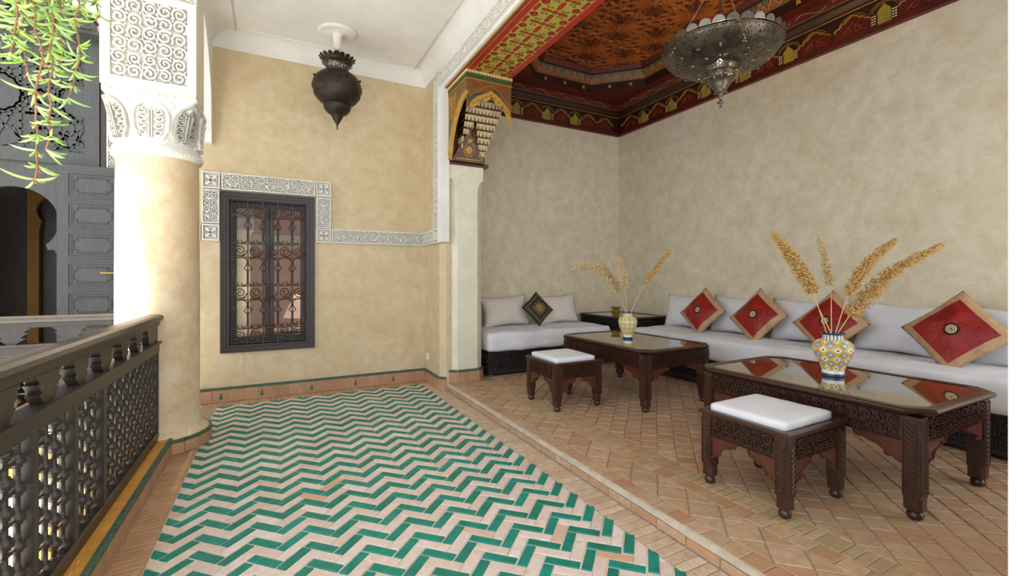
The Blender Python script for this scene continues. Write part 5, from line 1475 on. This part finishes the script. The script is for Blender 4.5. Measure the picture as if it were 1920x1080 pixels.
# ================================================================ vases and pampas
def vase(name, label, loc, prof, mat):
    t = thing(name, label, 'vase', loc)
    d = MB(); d.lathe(prof, 48); d.build('vase_body', mat, t, True)
    return t
VA = (3.346, 3.696, PZ+.560); VB = (3.303, 1.671, PZ+.560)
pa = [(0, .0), (.046, 0), (.050, .004), (.050, .020), (.046, .030), (.050, .045), (.066, .075), (.084, .115), (.098, .160), (.101, .185), (.094, .212), (.074, .230), (.054, .240), (.050, .250), (.051, .268), (.062, .280), (.060, .284), (.052, .276), (.045, .26), (.045, .24)]
pb_ = [(0, .0), (.062, 0), (.067, .005), (.066, .020), (.062, .030), (.064, .045), (.078, .080), (.100, .125), (.116, .170), (.119, .195), (.112, .218), (.090, .236), (.064, .245), (.058, .255), (.058, .268), (.070, .282), (.068, .288), (.058, .28), (.052, .26), (.052, .24)]
vase('ceramic_vase', 'slim yellow and blue ceramic vase on the farther coffee table', VA, pa, M['vase_a'])
vase('ceramic_vase', 'rounder yellow and white ceramic vase on the nearer coffee table', VB, pb_, M['vase_b'])
def bez(pts, n):
    out = []
    P = [Vector(p) for p in pts]; P = [P[0]*2-P[1]]+P+[P[-1]*2-P[-2]]
    for k in range(1, len(P)-2):
        for i in range(n):
            t = i/n; a, b, c, e = P[k-1], P[k], P[k+1], P[k+2]
            out.append(.5*((2*b)+(c-a)*t+(2*a-5*b+4*c-e)*t*t+(3*b-a-3*c+e)*t**3))
    out.append(P[-2]); return out
def pampas(label, pts, start, rad, mat, droop, seed, cnt=260, sd=1.0):
    rr = random.Random(seed); line = bez(pts, 10); n = len(line)
    base = line[0]; base = Vector((base.x, base.y, base.z-.16))
    t = thing('dried_pampas', label, 'dried grass', tuple(base), 0, 'dried pampas stems')
    L = [Vector((p.x, p.y, p.z))-base for p in line]
    d = MB(); d.tube([Vector((0, 0, 0))]+L, [.0035]+[.0034*(1-.6*i/n) for i in range(n)], 6); d.build('stem', M['stem'], t, True)
    if rad <= 0: return t
    k0 = int(start*(n-1)); d = MB()
    for q in range(cnt):
        f = rr.random()**.9; i = k0+f*(n-1-k0); a = int(i); e = i-a
        p = L[a]*(1-e)+L[min(a+1, n-1)]*e; tan = (L[min(a+1, n-1)]-L[max(a-1, 0)]).normalized()
        env = rad*(math.sin(PI*min(1, (f*.86+.14)))**.6)*(1-.35*f)+.004
        ang = rr.uniform(0, 2*PI); o_ = tan.orthogonal().normalized(); o_ = Matrix.Rotation(ang, 3, tan) @ o_
        dirn = (tan*rr.uniform(.5, 1.1)+o_*rr.uniform(.3, .9)+Vector((0, 0, -droop*rr.random()))).normalized()
        st_ = p+o_*env*rr.uniform(.0, .65)
        ln_ = rr.uniform(.018, .038)*sd*(1.1-.4*f); w_ = ln_*rr.uniform(.16, .26)
        sd1 = dirn.orthogonal().normalized(); sd2 = dirn.cross(sd1)
        c1 = st_+dirn*ln_*.4; tip = st_+dirn*ln_+Vector((0, 0, -droop*ln_*.5))
        vs = [st_]+[c1+(sd1*math.cos(2*PI*m_/5)+sd2*math.sin(2*PI*m_/5))*w_ for m_ in range(5)]+[tip]
        d.add(vs, [(0, 1+(m_+1) % 5, 1+m_) for m_ in range(5)]+[(6, 1+m_, 1+(m_+1) % 5) for m_ in range(5)])
    stuff(d.build('plume', mat, t, True)); return t
pampas('pale pampas plume arching far left from the slim vase', [(3.321, 3.709, .93), (3.25, 3.747, 1.112), (3.154, 3.831, 1.34), (3.014, 3.928, 1.438), (2.861, 4.008, 1.392)], .28, .052, M['pampas_pale'], .9, 1, 620, 1.25)
pampas('tall pale pampas plume leaning left from the slim vase', [(3.331, 3.704, .93), (3.284, 3.785, 1.179), (3.112, 3.933, 1.573)], .42, .044, M['pampas_pale'], .2, 2, 460, 1.2)
pampas('upright pale pampas plume in the middle of the slim vase', [(3.341, 3.699, .93), (3.281, 3.674, 1.193), (3.203, 3.659, 1.495)], .48, .050, M['pampas_pale'], .3, 3, 460, 1.2)
pampas('golden pampas plume leaning right from the slim vase', [(3.376, 3.68, .93), (3.542, 3.615, 1.254), (3.788, 3.52, 1.593)], .48, .038, M['pampas'], .1, 4, 460, 1.2)
pampas('bare broken pampas stalk in the slim vase', [(3.381, 3.677, .93), (3.405, 3.63, 1.06), (3.429, 3.585, 1.199)], 1, 0, M['pampas'], 0, 5)
pampas('thick golden pampas plume leaning left from the rounder vase', [(3.262, 1.692, .933), (3.212, 1.753, 1.207), (3.128, 1.82, 1.405), (3.029, 1.906, 1.6)], .30, .066, M['pampas'], .15, 6, 1100, 1.05)
pampas('thin upright pampas plume in the rounder vase', [(3.294, 1.676, .933), (3.372, 1.725, 1.271), (3.368, 1.795, 1.594)], .48, .030, M['pampas_pale'], .25, 7, 380)
pampas('golden pampas plume leaning right from the rounder vase', [(3.319, 1.662, .933), (3.367, 1.603, 1.198), (3.448, 1.527, 1.401), (3.578, 1.436, 1.543)], .30, .052, M['pampas'], .3, 8, 900)
pampas('bushy pampas plume reaching far right from the rounder vase', [(3.335, 1.654, .933), (3.462, 1.61, 1.092), (3.704, 1.516, 1.333), (4.054, 1.366, 1.527)], .24, .066, M['pampas'], .8, 9, 1300)
pampas('second bare stalk beside the thick plume in the rounder vase', [(3.268, 1.668, .933), (3.235, 1.72, 1.08), (3.205, 1.765, 1.21)], 1, 0, M['pampas'], 0, 10)
# amber glass candle holder on the corner table
cg = thing('candle_holder', 'small amber glass candle holder on the corner table', 'candle holder', (4.44, 5.16, PZ+.652))
d = MB(); d.lathe([(0, 0), (.045, .0), (.052, .006), (.048, .014), (.056, .03), (.060, .055), (.056, .075), (.046, .085), (.048, .095), (.066, .110), (.070, .125), (.067, .127), (.058, .112), (.042, .094), (.050, .07), (.052, .05), (.045, .02), (0, .015)], 28); d.build('glass_cup', M['amber'], cg, True)
d = MB()
for k in range(14):
    a = 2*PI*k/14; d.blob((.060*math.cos(a), .060*math.sin(a), .052), (.010, .010, .016), 6, 5)
d.build('glass_knobs', M['amber'], cg, True)

# ================================================================ hanging succulent above the railing
rr = random.Random(11)
hp = thing('hanging_plant', 'trailing succulent with green leaves hanging over the courtyard railing', 'plant', (-.87, 2.60, 3.22))
d = MB(); d.cbox((-.24, -.42, .06), (.10, .42, .334), .02); d.build('planter', M['terra_brown'], hp)
vines = MB(); leaves = MB(); pale = MB(); dry = MB()
def succ(mb, p, dr, L, w):
    dr = dr.normalized(); s1 = dr.orthogonal().normalized(); pts = []
    g = Vector((rr.uniform(-.4, .4), rr.uniform(-.4, .4), rr.uniform(.5, 1.6)))
    for i in range(6): t = i/5; pts.append(p+dr*L*t+g*L*.35*t*t)
    mb.tube(pts, [w*.5, w*.9, w, w*.95, w*.7, w*.12], 6)
for k in range(44):
    x, y = rr.uniform(-.26, .08), rr.uniform(-.30, .34)
    L = rr.uniform(.45, 1.15)*(1.0 if abs(y-.02) < .22 else .72)
    if k < 3: L = (1.66, 1.5, 1.3)[k]; x, y = (.02, -.02, .05)[k], (-.05, -.10, .03)[k]
    pts = []; p = Vector((x, y, .10)); n = int(L/.06)
    for i in range(n+1):
        pts.append(p.copy()); p = p+Vector((rr.uniform(-.016, .016), rr.uniform(-.016, .016), -.06))
    vines.tube(pts, [.0036]*len(pts), 5)
    brown = rr.random() < .38
    for i in range(2, n+1):
        f = i/n
        if brown and f > .1:
            for q in range(3):
                a = rr.uniform(0, 2*PI); succ(dry, pts[i], Vector((math.cos(a)*.5, math.sin(a)*.5, -1)), rr.uniform(.02, .045), .004)
            if f < .75: continue
        dens = 5 if f > .35 else 4
        for q in range(dens):
            a = rr.uniform(0, 2*PI); dr = Vector((math.cos(a), math.sin(a), rr.uniform(-1.3, -.1)))
            succ(leaves if rr.random() < .68 else pale, pts[i], dr, rr.uniform(.045, .105), .0050)
vines.build('trailing_stems', M['vine'], hp, True); stuff(leaves.build('leaves', M['leaf'], hp, True)); stuff(pale.build('pale_leaves', M['leaf_pale'], hp, True)); stuff(dry.build('dry_leaves', M['vine'], hp, True))
